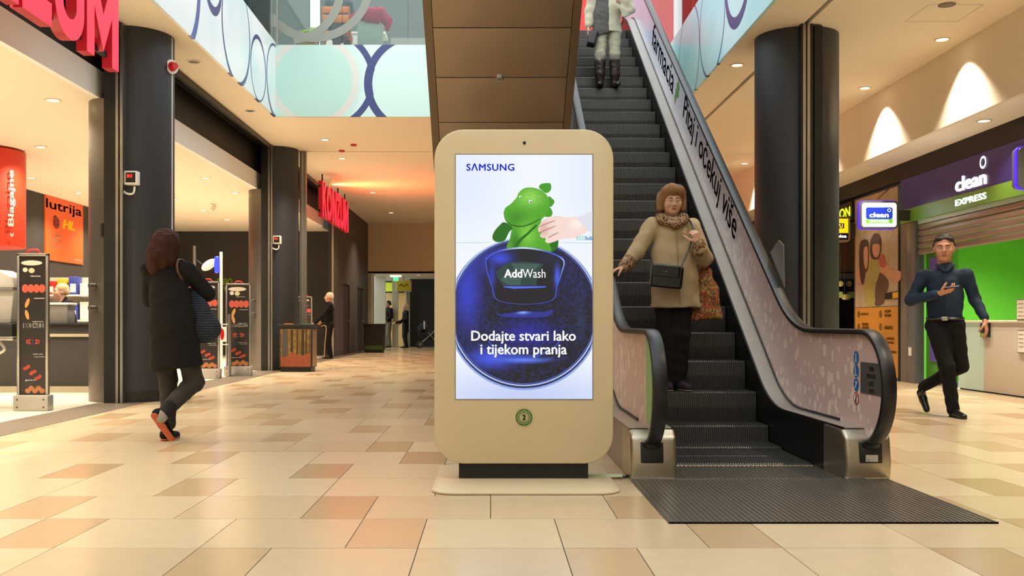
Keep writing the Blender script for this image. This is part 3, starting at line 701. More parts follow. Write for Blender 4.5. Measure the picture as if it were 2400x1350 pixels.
sd('finger_line', [kp([(830, 755), (880, 732), (940, 712), (942, 718), (885, 740), (832, 762)]), kp([(828, 797), (880, 775), (945, 752), (946, 758), (885, 784), (832, 804)]), kp([(890, 838), (930, 815), (965, 800), (966, 806), (932, 824), (895, 842)])], em('scr_skinline', '#c58f80'), 2)
sd('sleeve_picture', [kp([(1100, 690), (1150, 668), (1225, 635), (1225, 815), (1185, 790), (1140, 735)])], em('scr_sleeve', '#e3e6ee'), 0)
sd('sleeve_rib', [kp([(1110+18*i, 690-7*i), (1114+18*i, 690-7*i), (1190+16*i, 790+3*i), (1186+16*i, 790+3*i)]) for i in range(6)], em('scr_sleeve2', '#c8ccd8'))
flap = [(430, 1005), (440, 985), (480, 955), (560, 925), (680, 910), (780, 915), (880, 935), (960, 965), (1005, 995), (1014, 1030), (1000, 1080), (960, 1210), (925, 1300), (720, 1330), (520, 1300), (480, 1210), (440, 1080)]
sd('door_rim', [kp(flap)], glowmat('screen_flaprim', '#3b52c8', [(kd(720, 915)[0], kd(720, 915)[1], .09, .03, '#cfe0ff', .95), (kd(1000, 1040)[0], kd(1000, 1040)[1], .02, .06, '#9db4ff', .9)], emit=SB), 4)
sd('door_flap', [[kd(720+(a-720)*.968, 1120+(c-1120)*.965+4) for a, c in flap]], glowmat('screen_flap', '#05071c', [(kd(540, 990)[0], kd(540, 990)[1], .06, .035, '#2f46d6', .95), (kd(480, 1120)[0], kd(480, 1120)[1], .018, .07, '#2033b0', .9), (kd(960, 1130)[0], kd(960, 1130)[1], .015, .06, '#4660e8', .9), (kd(880, 990)[0], kd(880, 990)[1], .05, .03, '#10173f', .9)], emit=SB), 4)
sd('door_window', [kp([(580, 1030), (640, 1018), (720, 1015), (860, 1030), (825, 1090), (805, 1190), (560, 1190), (525, 1140), (505, 1095)])], em('scr_win', '#24403f'), 0)
sd('door_window', [kp([(590, 1090), (700, 1085), (690, 1188), (600, 1188), (545, 1150)]), kp([(620, 1028), (830, 1032), (800, 1075), (650, 1080)])], em('scr_win2', '#3c5a52'))
sd('door_glint', [kp([(560, 1196), (880, 1196), (870, 1206), (640, 1214), (570, 1204)])], em('scr_glint', '#4f6cf0'))
pp = lambda l: [so(1060+.2962*a, 540+.2962*c) for a, c in l]
sd('door_handle', [pp([(330, 640), (390, 662), (560, 640), (720, 645), (790, 625), (760, 680), (560, 690), (400, 682)])], glowmat('screen_handle', '#1a2a90', [(so(1225, 732)[0], so(1225, 732)[1], .03, .01, '#7aa0ff', 1)], emit=SB), 3)
WT = em('scr_text', '#ffffff', SB*1.1); BL = em('scr_blue', '#1a2ac8')
def st(s, x0, x1, y0, y1, m, bold=0, space=1):
    a = kq(x0, y1); c = kq(x1, y0); lay[0] += .0004
    text('advert_lettering', s, (a[0], KY, a[1]), '-y', m, SCR, w=c[0]-a[0], h=c[1]-a[1], bold=bold, lift=lay[0], space=space, origin=SO)
st('S\u039bMSUNG', 1093, 1205.5, 384, 401.5, BL, .028, 1.1)
st('Add', 1181.5, 1224, 631, 651, WT, .028); st('Wash', 1224.5, 1278, 631, 651.5, WT)
st('Dodajte stvari lako', 1104.5, 1349, 775, 806, WT, .018); st('i tijekom pranja', 1126, 1328, 806, 838, WT, .018)
st('eco', 1350, 1371, 554, 563.5, em('scr_teal', '#7ad0c0')); st('bub', 1371.5, 1387.5, 553, 563.5, em('scr_teal2', '#2f79b8'), .02)
# camera hole and green number badge
c = kq(1229, 335); MB().cyl((c[0], KY-.003, c[1]), (c[0], KY+.01, c[1]), .0095, n=20).build('camera_lens', mat('lens_black', '#050608', .1), K)
gb = mat('badge_green', '#2f7d1f', .5); c = kq(1228, 978); O = (0, KY, 0)
pol = ringpoly(c[0], c[1], .049, .049, .0045, 48)
for k in range(2):
    pts = [(c[0]+.046*math.cos(math.pi/4*i+k*math.pi/8), c[1]+.046*math.sin(math.pi/4*i+k*math.pi/8)) for i in range(8)]
    for i in range(8):
        a, b2 = Vector((*pts[i], 0)), Vector((*pts[(i+(2 if k else 1)) % 8], 0)); n = (b2-a).cross(Vector((0, 0, 1))).normalized()*.0014
        pol.append([((a+n).x, (a+n).y), ((b2+n).x, (b2+n).y), ((b2-n).x, (b2-n).y), ((a-n).x, (a-n).y)])
pol += ringpoly(c[0], c[1], .031, .031, .003, 8)
decal('badge', pol, O, '-y', gb, K, .0085)
text('badge_number', '2', (c[0], KY, c[1]), '-y', gb, K, w=.022, h=.033, bold=.05, lift=.009, align='C')
t = thing('cable_cover', 'pale green cable cover strip lying between the display base and the escalator', 'cable cover', (.66, 5.83, 0))
MB().prism([(.58, 5.80, .014), (.58, 5.86, .014), (.58, 5.85, .024), (.58, 5.81, .024)], (.2, -.02, 0)).build('cover', mat('cable_cover_green', '#bcc79a', .5), t)
MB().tube([(.75, 5.83, .012), (.80, 5.82, .008), (.84, 5.9, .008)], .007, 6).build('cable', M_dark, t)
# ---------------------------------------------------------------- escalators
SL = .6865; EY0, EZ0, ER, EP = 7.7, .383, .2304, .3357
def bez(p0, p1, p2, n=8): return [tuple((1-t)**2*a+2*t*(1-t)*b+t*t*c for a, b, c in zip(p0, p1, p2)) for t in [i/n for i in range(n+1)]]
def inc_path(c0, zflat, ystart, ztop, yend, fil=.42):
    """flat at zflat, then along z=c0+SL*(y-8), then flat at ztop"""
    ya = 8+(zflat-c0)/SL; yb = 8+(ztop-c0)/SL
    p = [(ystart, zflat)]+bez((ya-fil, zflat), (ya, zflat), (ya+fil*.85, zflat+fil*.85*SL))
    p += bez((yb-fil*.85, ztop-fil*.85*SL), (yb, ztop), (yb+fil, ztop))+[(yend, ztop)]
    return p
HR_C, DK_C = 1.47, .76
def newel(yc, zc, r, a0, a1, n=16): return [(yc+r*math.cos(math.radians(a0+(a1-a0)*i/n)), zc+r*math.sin(math.radians(a0+(a1-a0)*i/n))) for i in range(n+1)]
hr = newel(5.78, .545, .325, 280, 90, 24)+inc_path(HR_C, .87, 6.2, 6.32, 15.8)+newel(15.9, 6.0, .32, 90, -80, 12)
dk = [(5.80, .30)]+inc_path(DK_C, .30, 6.2, 5.72, 16.1, .36)
def sweepYZ(path, prof, closed=True):
    """profile [(x, off)] swept along a path in the YZ plane; off is measured along the path's normal"""
    mb = MB(); n = len(prof); vs = []
    for i, p in enumerate(path):
        a, b = path[max(i-1, 0)], path[min(i+1, len(path)-1)]
        d = Vector((b[0]-a[0], b[1]-a[1])).normalized(); nn = Vector((-d.y, d.x))
        vs += [(x, p[0]+nn.x*o, p[1]+nn.y*o) for x, o in prof]
    fs = [(i*n+k, i*n+(k+1) % n, (i+1)*n+(k+1) % n, (i+1)*n+k) for i in range(len(path)-1) for k in range(n if closed else n-1)]
    if closed: fs += [tuple(range(n-1, -1, -1)), tuple((len(path)-1)*n+k for k in range(n))]
    return mb.add(vs, fs)
HRP = [(-.04, -.012), (-.043, 0), (-.038, .014), (-.02, .02), (.02, .02), (.038, .014), (.043, 0), (.04, -.012), (.026, -.014), (.026, -.004), (-.026, -.004), (-.026, -.014)]
M_rub = mat('handrail_rubber', '#121110', .38, var=.1, spec=.4)
M_step = mat('step_metal', '#484541', .42, .5, var=.1, vscale=12)
M_skirt = mat('skirt_black', '#0c0b0a', .35, .2)
M_deck = mat('deck_steel', '#bdb6ab', .3, .6, var=.08, vscale=8)
M_clad = mat('cladding_steel', '#8d837c', .28, .9, var=.08, vscale=5)
def printmat(name, a, b, c2, scale, thr):
    m = bpy.data.materials.new(name); m.use_nodes = True; t = NT(m); bs = t.n['Principled BSDF']
    tc = t.new('ShaderNodeTexCoord'); mp = t.new('ShaderNodeMapping'); mp.inputs['Scale'].default_value = (1, 1.15, .9); t.l.new(tc.outputs['Object'], mp.inputs[0])
    vo = t.new('ShaderNodeTexVoronoi', feature='SMOOTH_F1'); vo.inputs['Scale'].default_value = scale; vo.inputs['Randomness'].default_value = 1; vo.inputs['Smoothness'].default_value = .15
    nz = t.new('ShaderNodeTexNoise'); nz.inputs['Scale'].default_value = 3; nz.inputs['Detail'].default_value = 5
    for q in (vo, nz): t.l.new(mp.outputs[0], q.inputs['Vector'])
    f = t.math('LESS_THAN', t.math('ADD', vo.outputs['Distance'], t.math('MULTIPLY', t.math('SUBTRACT', nz.outputs[0], .5), .8)), thr)
    sp = t.new('ShaderNodeSeparateXYZ'); t.l.new(tc.outputs['Object'], sp.inputs[0])
    r = t.new('ShaderNodeMapRange'); r.inputs[1].default_value = 1.0; r.inputs[2].default_value = 4.5; t.l.new(sp.outputs[2], r.inputs[0])
    base = t.mix(r.outputs[0], lin(a), lin(c2))
    nr = t.new('ShaderNodeMapRange'); nr.inputs[1].default_value = .4; nr.inputs[2].default_value = .65; t.l.new(nz.outputs[0], nr.inputs[0])
    base = t.mix(t.math('MULTIPLY', nr.outputs[0], .3), base, lin(b))
    lowf = t.math('SUBTRACT', 1, r.outputs[0])
    ym = t.new('ShaderNodeMapRange'); ym.inputs[1].default_value = 7.2; ym.inputs[2].default_value = 6.2; t.l.new(sp.outputs[1], ym.inputs[0])
    col = t.mix(t.math('MULTIPLY', f, t.math('MULTIPLY', ym.outputs[0], .65)), base, lin('#ecdac6'))
    t.put(bs.inputs['Base Color'], col); bs.inputs['Roughness'].default_value = .3
    MATS[name] = m; return m
M_print = printmat('balustrade_print', '#c4a9a1', '#dabdab', '#c6cee4', 11, .33)
def ribbed(x0, x1, n, secs, dep):
    """ribbed surface; secs = [(y,z, ny,nz)] section points with groove direction"""
    mb = MB(); vs = []; pitch = (x1-x0)/n; cols = []
    for i in range(n):
        a = x0+pitch*i
        cols += [(a, 1), (a+pitch*.38, 1), (a+pitch*.42, 0), (a+pitch*.96, 0)]
    cols.append((x1, 1)); m = len(secs)
    for x, g in cols:
        for (y, z, ny, nz) in secs: vs.append((x, y+ny*dep*g, z+nz*dep*g))
    fs = [(i*m+k, (i+1)*m+k, (i+1)*m+k+1, i*m+k+1) for i in range(len(cols)-1) for k in range(m-1)]
    return mb.add(vs, fs)
step_me = ribbed(-.505, .505, 62, [(-.0, -.26, 1, 0), (-.012, -.12, 1, 0), (-.004, -.01, 1, 0), (.012, 0, 0, -1), (.40, 0, 0, -1)], .009).mesh(M_step, fix=False)
XL, XR, XC = .82, 2.35, 1.585
def balustrade(t, xh, inner, outer, s, hrp=hr, dkp=dk):
    """one side: base body, deck, skirt, printed panel and handrail; s=+1 when the steps lie towards +x"""
    sweepYZ(hrp, [(xh+a, o) for a, o in HRP]).build('handrail', M_rub, t, smooth=True)
    pts = [p for p in hrp if not (p[0] < 5.8 and p[1] < .29)]
    top = [(y, z) for y, z in hrp if y < 16.2]
    bot = [(16.1, 5.72)]+[p for p in reversed(dkp) if p[0] > 5.9]+[(5.82, .26)]
    MB().prism([(xh-.008, y, z) for y, z in top+bot], (.016, 0, 0)).build('balustrade_panel', M_print, t)
    x0, x1 = sorted((inner, outer))
    under = [(16.1, 4.5), (14.7, 4.5), (9.0, .55), (8.2, 0), (5.84, 0)]
    MB().prism([(x0+.002, y, z-.004) for y, z in dkp]+[(x0+.002, y, z) for y, z in under], (x1-x0-.004, 0, 0)).build('base_cladding', M_clad, t)
    sweepYZ(dkp, [(min(inner, xh-.012*s), 0), (max(inner, xh-.012*s), 0), (max(inner, xh-.012*s), .006), (min(inner, xh-.012*s), .006)]).build('inner_deck', M_deck, t)
    a, b = sorted((xh+.012*(-s), outer))
    sweepYZ(dkp, [(a, 0), (b, 0), (b, .006), (a, .006)]).build('outer_deck', M_deck, t)
    sk = [(inner, y, z-.012) for y, z in dkp]+[(inner, 16.1, 5.0), (inner, 15.2, 5.0), (inner, 8.0, .2), (inner, 7.2, -.02), (inner, 5.9, -.02)]
    MB().prism(sk, (.004*s, 0, 0)).build('skirt_panel', M_skirt, t)
    sweepYZ(dkp, [(inner+.0*s, -.02), (inner+.014*s, -.02), (inner+.014*s, .008), (inner, .008)]).build('deck_trim', M_rub, t, smooth=True)
    sweepYZ([p for p in dkp if p[0] > 5.85], [(xh-.016, .004), (xh+.016, .004), (xh+.016, .022), (xh-.016, .022)]).build('panel_seal', M_rub, t)
    # handrail inlet box
    w0, w1 = sorted((outer, outer+.27*s))
    nb = MB().prism([(w0, 5.735, 0), (w0, 5.715, .10), (w0, 5.74, .255), (w0, 5.80, .30), (w0, 6.12, .305), (w0, 6.12, 0)], (w1-w0, 0, 0)).build('inlet_housing', M_steel, t, .02, seg=3)
    xm = xh
    MB().prism([(xm-.066, 5.707, .105), (xm+.066, 5.707, .105), (xm+.066, 5.716, .228), (xm-.066, 5.716, .228)], (0, .03, 0)).build('inlet_plate', M_dark, nb, .006)
    MB().lathe([(.05, -.02), (.058, -.01), (.058, .01), (.03, .02)], (xm, 5.735, .215), 16).build('inlet_brush', M_rub, nb, smooth=True)
    return nb
E1 = thing('escalator', 'escalator with pink printed side panels, black handrails and dark ribbed steps beside the display', 'escalator', (XC, 6, 0))
nbL = balustrade(E1, .945, 1.07, XL, 1)
nbR = balustrade(E1, 2.225, 2.10, XR, -1)
for k in range(-4, 23):
    y = EY0+EP*k; z = EZ0+ER*k
    if k == -2: z = .034
    if k == -3: z = .015
    if k == -4: z = .012
    o = bpy.data.objects.new('step', step_me); COL.objects.link(o); o.parent = E1; o.location = Vector((XC, y, z))-WLOC[E1.name]
pm = mat('landing_plate_metal', '#8a8378', .3, .8, var=.12, vscale=9)
ribbed(XL, XR-.01, 56, [(4.5, .0, 0, 0), (4.5, .008, 0, -1), (5.74, .008, 0, -1)], .004).build('landing_plate', pm, E1, fix=False)
ribbed(1.09, 2.08, 37, [(5.74, .008, 0, -1), (6.28, .008, 0, -1), (6.28, -.02, 0, 0)], .004).build('comb_plate', pm, E1, fix=False)
MB().box(XL, XR-.01, 5.73, 5.75, .0, .0105).build('plate_joint', M_alu, E1)
MB().box(XL, XR-.01, 4.5, 4.502, 0, .0085).build('plate_edge', M_dark, E1)
MB().box(1.07, 2.1, 15.4, 16.34, 5.38, 5.452).build('upper_plate', pm, E1)
MB().prism([(XL, 8.2, 0), (XL, 9.0, .55), (XL, 14.7, 4.5), (XL, 16.1, 4.5), (XL, 16.1, 4.46), (XL, 14.72, 4.46), (XL, 9.05, .5), (XL, 8.3, 0)], (XR-XL, 0, 0)).build('underside', M_clad, E1)
# green stripe on the left panel, signs on the right one
def stripe(x): return [(x, y, z) for y, z in newel(5.78, .545, .29, 200, 95, 10)]
gs = [(y, z) for y, z in newel(5.78, .545, .298, 214, 92, 14)]+[(5.88, .84), (5.875, .32), (5.6, .32)]
MB().add([(.945-.0095, y, z) for y, z in gs], [tuple(range(len(gs)))]).build('green_stripe', mat('stripe_green', '#86b06a', .35, var=.35, vscale=14, aniso=(1, 3, 1)), E1, fix=False)
xi = 2.225-.0095
rv = Vector((0, -math.cos(math.atan(SL)), -math.sin(math.atan(SL)))); uv = Vector((0, -math.sin(math.atan(SL)), math.cos(math.atan(SL))))
M_ink = mat('print_black', '#17171c', .4)
def etext(s, Ya, Yb, h, dz, bold=.006):
    zb = lambda Y: DK_C+SL*(Y-8)+dz
    Ln = (Ya-Yb)/math.cos(math.atan(SL))
    text('panel_lettering', s, (xi, Ya, zb(Ya)), (rv, uv), M_ink, E1, w=Ln, h=h, bold=bold, lift=.001)
etext('farmacia', 13.45, 11.9, .31, .26); etext('Pitaj i o\u010dekuj vi\u0161e', 11.32, 8.93, .38, .2)
def inc(y, z): return (xi, y, z)
leaf = [(0, 0), (.05, .06), (.02, .10), (.08, .13), (.06, .19), (.12, .21), (.14, .30), (.19, .22), (.25, .2), (.21, .13), (.26, .09), (.18, .06), (.12, .02), (.08, -.08)]
decal('leaf_emblem', [[(a-.13, b-.1) for a, b in leaf]], (xi, 11.62, DK_C+SL*3.62+.42), (rv, uv), mat('leaf_green', '#4d8f2e', .4), E1, .001)
ym = lambda x: 2.216*FPX/(x-1150)
def rpt(x, y): Y = ym(x); return (Y, HC+(757-y)*Y/FPX)
bl, rd, wh = mat('sign_blue', '#1f5fa0', .4), mat('sign_red', '#b3261e', .4), mat('sign_white', '#d9d2c8', .4)
for i, (yy, cm) in enumerate(((838, bl), (870, bl), (902, bl), (934, rd))):
    Y, z = rpt(2007, yy); r = .041
    q = decal('safety_sign', [ell2(0, 0, r, r*.98, 24)], (xi, Y, z), '-x', cm, E1, .001)
    if cm is rd: decal('sign_field', [ell2(0, 0, r*.78, r*.76, 24)], (xi, Y, z), '-x', wh, E1, .0015); decal('sign_bar', [[(-.03, -.024), (-.024, -.03), (.03, .024), (.024, .03)]], (xi, Y, z), '-x', rd, E1, .002)
    ic = [[(-.008, -.028), (.008, -.028), (.006, .008), (-.006, .008)], ell2(0, .018, .008, .008, 10)]
    if i == 1: ic = [[(-.014, -.028), (.016, -.028), (.016, -.02), (-.004, -.02), (-.004, .028), (-.014, .028)]]
    if i == 2: ic = [[(-.026, -.022), (-.018, -.026), (.026, .018), (.018, .024)], ell2(.0, .016, .008, .008, 10)]
    decal('sign_icon', ic, (xi, Y, z), '-x', M_ink if cm is rd else wh, E1, .0025)
Y, z = rpt(2007, 958); text('small_print', 'KS', (xi, Y, z), '-x', bl, E1, w=.02, h=.014, align='C')
(ya, za), (yb, zb2) = rpt(2018, 848), rpt(2072, 926)
sp = MB().box(xi-.003, xi, yb, ya, zb2-.01, za).build('notice_plate', mat('notice_grey', '#4c4844', .4), E1)
for i, s in enumerate(('UPOTREBA', 'POKRETNIH STEPENICA', 'NA VLASTITU', 'ODGOVORNOST')):
    text('notice_lettering', s, (xi-.003, (ya+yb)/2, za-.035-.043*i), '-x', M_ink, sp, w=.07+.055*(len(s) > 12)+.01*(len(s) > 9), h=.026, align='C', bold=.02)
MB().box(2.19, 2.26, 5.7, 5.7065, .115, .155).build('rating_label', mat('label_silver', '#b9b4aa', .4), nbR)
text('label_lettering', 'CE', (2.195, 5.7, .12), '-y', M_ink, nbR, w=.015, h=.012)
MB().box(2.115, 2.118, 6.35, 6.5, .3065, .3075).build('deck_sticker', rd, E1)
t = MB().prism([(2.275, 7.95, 1.5), (2.275, 7.72, 1.58), (2.275, 7.6, 1.53), (2.275, 7.58, 1.2)], (.008, 0, 0)).build('safety_guard', mat('guard_acrylic', '#6f6a62', .2, var=.05), E1)
# ---- second escalator, seen from below, running down away from the viewer
E2 = thing('escalator', 'brown clad escalator overhead, seen from underneath, left of the stairs in use', 'escalator', (.11, 9, 0))
M_brown = mat('bronze_panel', '#96836d', .36, .55, var=.08, vscale=3, bump=.25, bscale=2.2)
M_brown2 = mat('bronze_trim', '#7f6d58', .35, .7, var=.06)
sz = lambda y: 10.27-.69*y
A2, B2 = -.64, .86
n2 = Vector((0, -.69, -1)).normalized()
ys = [8.4+.51*i for i in range(13)]
for a, b in zip(ys[:-1], ys[1:]):
    a2, b2_ = a+.004, b-.004
    MB().prism([(A2+.085, a2, sz(a2)), (B2-.085, a2, sz(a2)), (B2-.085, b2_, sz(b2_)), (A2+.085, b2_, sz(b2_))], -n2*.02).build('soffit_panel', M_brown, E2, .004)
MB().prism([(A2, 8.4, sz(8.4)), (A2+.08, 8.4, sz(8.4)), (A2+.08, 14.8, sz(14.8)), (A2, 14.8, sz(14.8))], -n2*.03).build('edge_trim', M_brown2, E2)
MB().prism([(B2-.08, 8.4, sz(8.4)), (B2, 8.4, sz(8.4)), (B2, 14.8, sz(14.8)), (B2-.08, 14.8, sz(14.8))], -n2*.03).build('edge_trim', M_brown2, E2)
MB().prism([(A2+.03, 8.4, sz(8.4)+.03), (B2-.03, 8.4, sz(8.4)+.03), (B2-.03, 14.8, sz(14.8)+.03), (A2+.03, 14.8, sz(14.8)+.03)], -n2*.02).build('truss_back', M_black, E2)
MB().box(A2, B2, 6.4, 8.42, 4.42, 4.5).build('landing_soffit', M_brown, E2)
z2 = lambda y: sz(y)+1.12
for s, xo in ((1, A2), (-1, B2)):
    MB().prism([(xo, 6.4, 4.5), (xo, 8.4, sz(8.4)+.02), (xo, 14.7, sz(14.7)+.02), (xo, 17.6, 0), (xo, 17.6, .3), (xo, 16.5, .3), (xo, 8.6, z2(8.6)+.2), (xo, 6.4, z2(8.6)+.2)], (.02*s, 0, 0)).build('side_cladding', M_brown2, E2)
    xh = xo+.12*s
    h2 = [(6.6, z2(8.6)+.95), (8.4, z2(8.6)+.95), (8.9, z2(8.9)+.93), (16.0, z2(16.0)+.93), (16.6, .9), (17.4, .9)]+newel(17.5, .57, .32, 90, -80, 10)
    sweepYZ(h2, [(xh+a, -o) for a, o in HRP]).build('handrail', M_rub, E2, smooth=True)
    MB().prism([(xh, y, z) for y, z in h2]+[(xh, 17.5, .3), (xh, 16.5, .3), (xh, 8.6, z2(8.6)+.2), (xh, 6.6, z2(8.6)+.2)], (.012*s, 0, 0)).build('balustrade_panel', M_print, E2)
    MB().prism([(xo, 17.5, .3), (xo, 16.5, .3), (xo, 8.6, z2(8.6)+.2), (xo, 6.4, z2(8.6)+.2), (xo, 6.4, z2(8.6)+.22), (xo, 8.6, z2(8.6)+.22), (xo, 16.5, .32), (xo, 17.5, .32)], (.25*s, 0, 0)).build('deck', M_deck, E2)
for k in range(23):
    y = 8.9+EP*k
    if z2(y) < .0: break
    o = bpy.data.objects.new('step', step_me); COL.objects.link(o); o.parent = E2; o.location = Vector((.11, y, z2(y)))-WLOC[E2.name]; o.rotation_euler = (0, 0, math.pi)
pc = Vector(((1170-1150)*9.95/FPX, 9.93, sz(9.93)))
MB().cyl(pc, pc+n2*.03, .045, .03, n=20).cyl(pc+n2*.03, pc+n2*.05, .015, n=10).build('sprinkler', M_alu, E2, smooth=True)
# ---------------------------------------------------------------- supermarket signs
M_kface = mat('sign_face_red', '#b01030', .4, var=.05, emit='#ff2440', estr=1.15)
M_kside = mat('sign_side_red', '#7d0a14', .4, var=.1, emit='#c81020', estr=.35)
def _arc(cx, cy, rx, ry, a0, a1, n=14): return [(cx+rx*math.cos(math.radians(a0+(a1-a0)*i/n)), cy+ry*math.sin(math.radians(a0+(a1-a0)*i/n))) for i in range(n+1)]
GLYPH = {'K': [[(0, 0), (.28, 0), (.28, .32), (.4, .45), (.68, 0), (1, 0), (.6, .64), (.97, 1), (.62, 1), (.28, .64), (.28, 1), (0, 1)]],
    'N': [[(0, 0), (.27, 0), (.27, .55), (.7, 0), (1, 0), (1, 1), (.73, 1), (.73, .45), (.3, 1), (0, 1)]],
    'Z': [[(0, 0), (1, 0), (1, .24), (.42, .24), (1, .8), (1, 1), (.03, 1), (.03, .76), (.56, .76), (0, .2)]],
    'U': [[(0, 1)]+_arc(.5, .36, .5, .36, 180, 360)+[(1, 1), (.73, 1)]+_arc(.5, .38, .23, .16, 360, 180)+[(.27, 1)]],
    'M': [[(0, 0), (.22, 0), (.22, .58), (.5, .12), (.78, .58), (.78, 0), (1, 0), (1, 1), (.76, 1), (.5, .55), (.24, 1), (0, 1)]],
    'O': [_arc(.5, .5, .5, .5, 0, 360, 40)]}
def glyph(ch, X, y, L, z0, H, dep, mats, t):
    mb = MB()
    if ch == 'O':
        n = 40; o = _arc(.5, .5, .5, .5, 0, 360, n)[:n]; i_ = _arc(.5, .5, .25, .27, 0, 360, n)[:n]
        vs = [(X-d, y+u*L, z0+v*H) for d in (0, dep) for r in (o, i_) for u, v in r]
        for k in range(n):
            q = (k+1) % n; mb_f = [(k, q, n+q, n+k), (2*n+q, 2*n+k, 3*n+k, 3*n+q), (k, 2*n+k, 2*n+q, q), (n+q, 3*n+q, 3*n+k, n+k)]
            if k == 0: allf = []
            allf += mb_f
        mb.add(vs, allf)
    else: mb.prism([(X, y+u*L, z0+v*H) for u, v in GLYPH[ch][0]], (-dep, 0, 0))
    me = mb.mesh([mats[0], mats[1]])
    for p in me.polygons: p.material_index = 0 if p.normal.x > .9 else 1
    link('letter', me, t)
def konzum(X, Ya, Yb, z0, z1, label, zr):
    t = thing('letter_sign', label, 'sign', (X, (Ya+Yb)/2, z0))
    wd = {'K': .15, 'O': .19, 'N': .18, 'Z': .14, 'U': .16, 'M': .2}; tot = sum(wd.values()); y = Ya
    for ch in 'KONZUM':
        L = (Yb-Ya)*wd[ch]/tot
        glyph(ch, X, y+.03, L-.06, z0, z1-z0, .1, [M_kface, M_kside], t)
        y += L
    for k in range(4):
        yy = Ya+(Yb-Ya)*(.08+.28*k); MB().box(X-.075, X-.045, yy-.015, yy+.015, z1-.05, zr).build('hanger', M_black, t)
    MB().box(X-.09, X-.05, Ya, Yb, z0+.1, z0+.16).box(X-.09, X-.05, Ya, Yb, z1-.16, z1-.1).build('rail', M_black, t)
    # green leaf over the O
    oy = Ya+(Yb-Ya)*.26
    decal('leaf', [[(oy-.12, z1-.02), (oy-.02, z1+.16), (oy+.13, z1+.19), (oy+.1, z1+.02), (oy, z1-.06)]], (X+.002, 0, 0), '+x', mat('leaf_sign_green', '#4f7a1c', .4, emit='#6fa52a', estr=.5), t)
    # tray lamp along the top that throws red light on the ceiling
    return t
konzum(-3.70, 5.55, 9.75, 3.42, 4.24, 'large glowing red letter sign above the nearest supermarket entrance', 4.38)
k2 = konzum(-3.85, 22.35, 26.5, 3.37, 4.19, 'glowing red letter sign hanging over the far supermarket entrance', 4.38)
l = bpy.data.lights.new('sign_light', 'AREA'); l.shape = 'RECTANGLE'; l.size = 3.6; l.size_y = .06; l.energy = 220; l.color = (1, .09, .03)
o = bpy.data.objects.new('sign_light', l); COL.objects.link(o); o.parent = k2; o.rotation_euler = Vector((.7, 0, .7)).to_track_quat('-Z', 'X').to_euler(); o.location = Vector((-3.78, 24.4, 4.2))-WLOC[k2.name]
# ---------------------------------------------------------------- dry cleaning shop on the right
SX = 6.46
S = thing('shop_sign', 'long navy and green sign board reading clean express over the half-open shutter', 'sign', (SX, 12.2, 2.49))
MB().box(SX, SX+.06, 9, 15.4, 2.69, 3.165).build('navy_board', mat('sign_navy', '#1b1d55', .35, var=.05, emit='#1b1d55', estr=.25), S)
MB().box(SX-.005, SX+.06, 9, 15.4, 2.487, 2.69).build('green_board', mat('sign_green', '#5d8a2c', .35, var=.05, emit='#5d8a2c', estr=.12), S)
M_lit = mat('lit_letter', '#ffffff', .4, var=0, emit='#ffffff', estr=1.3)
text('lit_lettering', 'clean', (SX-.005, 13.56, 2.735), '-x', M_lit, S, w=.84, h=.2, bold=.02, ext=.01)
text('lit_lettering', 'EXPRESS', (SX-.005, 13.56, 2.545), '-x', M_lit, S, w=.84, h=.085, bold=.015, ext=.008)
decal('lit_ring', ringpoly(-12.8, 3.03, .085, .085, .03, 24), (SX-.012, 0, 0), '-x', M_lit, S)
def lightbox(x0, x1, y, z0, z1, name, label):
    t = thing(name, label, 'sign', ((x0+x1)/2, y, z0))
    MB().prism([(a, y, c) for a, c in rrect(x0, x1, z0, z1, .06, 5)], (0, .14, 0)).build('case', mat('lightbox_grey', '#6b6a66', .4), t, .006)
    MB().prism([(a, y+.02, c) for a, c in rrect(x0-.012, x1-.02, z0-.008, z1+.008, .06, 5)], (0, .05, 0)).build('glow_edge', mat('purple_glow', '#3a22c8', .4, emit='#3a18ff', estr=1.6), t)
    return t
t = lightbox(5.67, 6.26, 15.0, 2.37, 2.80, 'projecting_lightbox', 'white lit box sign reading clean express projecting before the tall poster')
decal('lit_face', [rrect(5.70, 6.23, 2.40, 2.77, .04, 5)], (0, 14.998, 0), '-y', mat('lightbox_white', '#ffffff', .4, var=0, emit='#fffbe8', estr=1.5), t)
decal('blue_field', [rrect(5.76, 6.17, 2.52, 2.70, .03, 5)], (0, 14.996, 0), '-y', mat('lightbox_blue', '#1c35b0', .4, var=0, emit='#1c3cc8', estr=.9), t)
decal('green_field', [[(5.76, 2.455), (6.17, 2.455), (6.17, 2.52), (5.76, 2.52)]], (0, 14.996, 0), '-y', mat('lightbox_green', '#74b82c', .4, var=0, emit='#74c82c', estr=.9), t)
text('lettering', 'clean', (5.81, 14.994, 2.545), '-y', M_lit, t, w=.3, h=.075, bold=.04); text('lettering', 'EXPRESS', (5.81, 14.994, 2.47), '-y', M_lit, t, w=.3, h=.034, bold=.03)
decal('ring', ringpoly(6.115, 2.655, .028, .028, .009, 16), (0, 14.993, 0), '-y', M_lit, t)
MB().box(6.26, 6.46, 15.03, 15.1, 2.5, 2.66).build('bracket', M_charW, t)
t = lightbox(5.94, 6.4, 11.0, 2.44, 2.91, 'projecting_lightbox', 'grey box sign with purple glowing edge at the right picture edge'); MB().box(6.4, 6.46, 11.03, 11.1, 2.55, 2.75).build('bracket', M_charW, t)
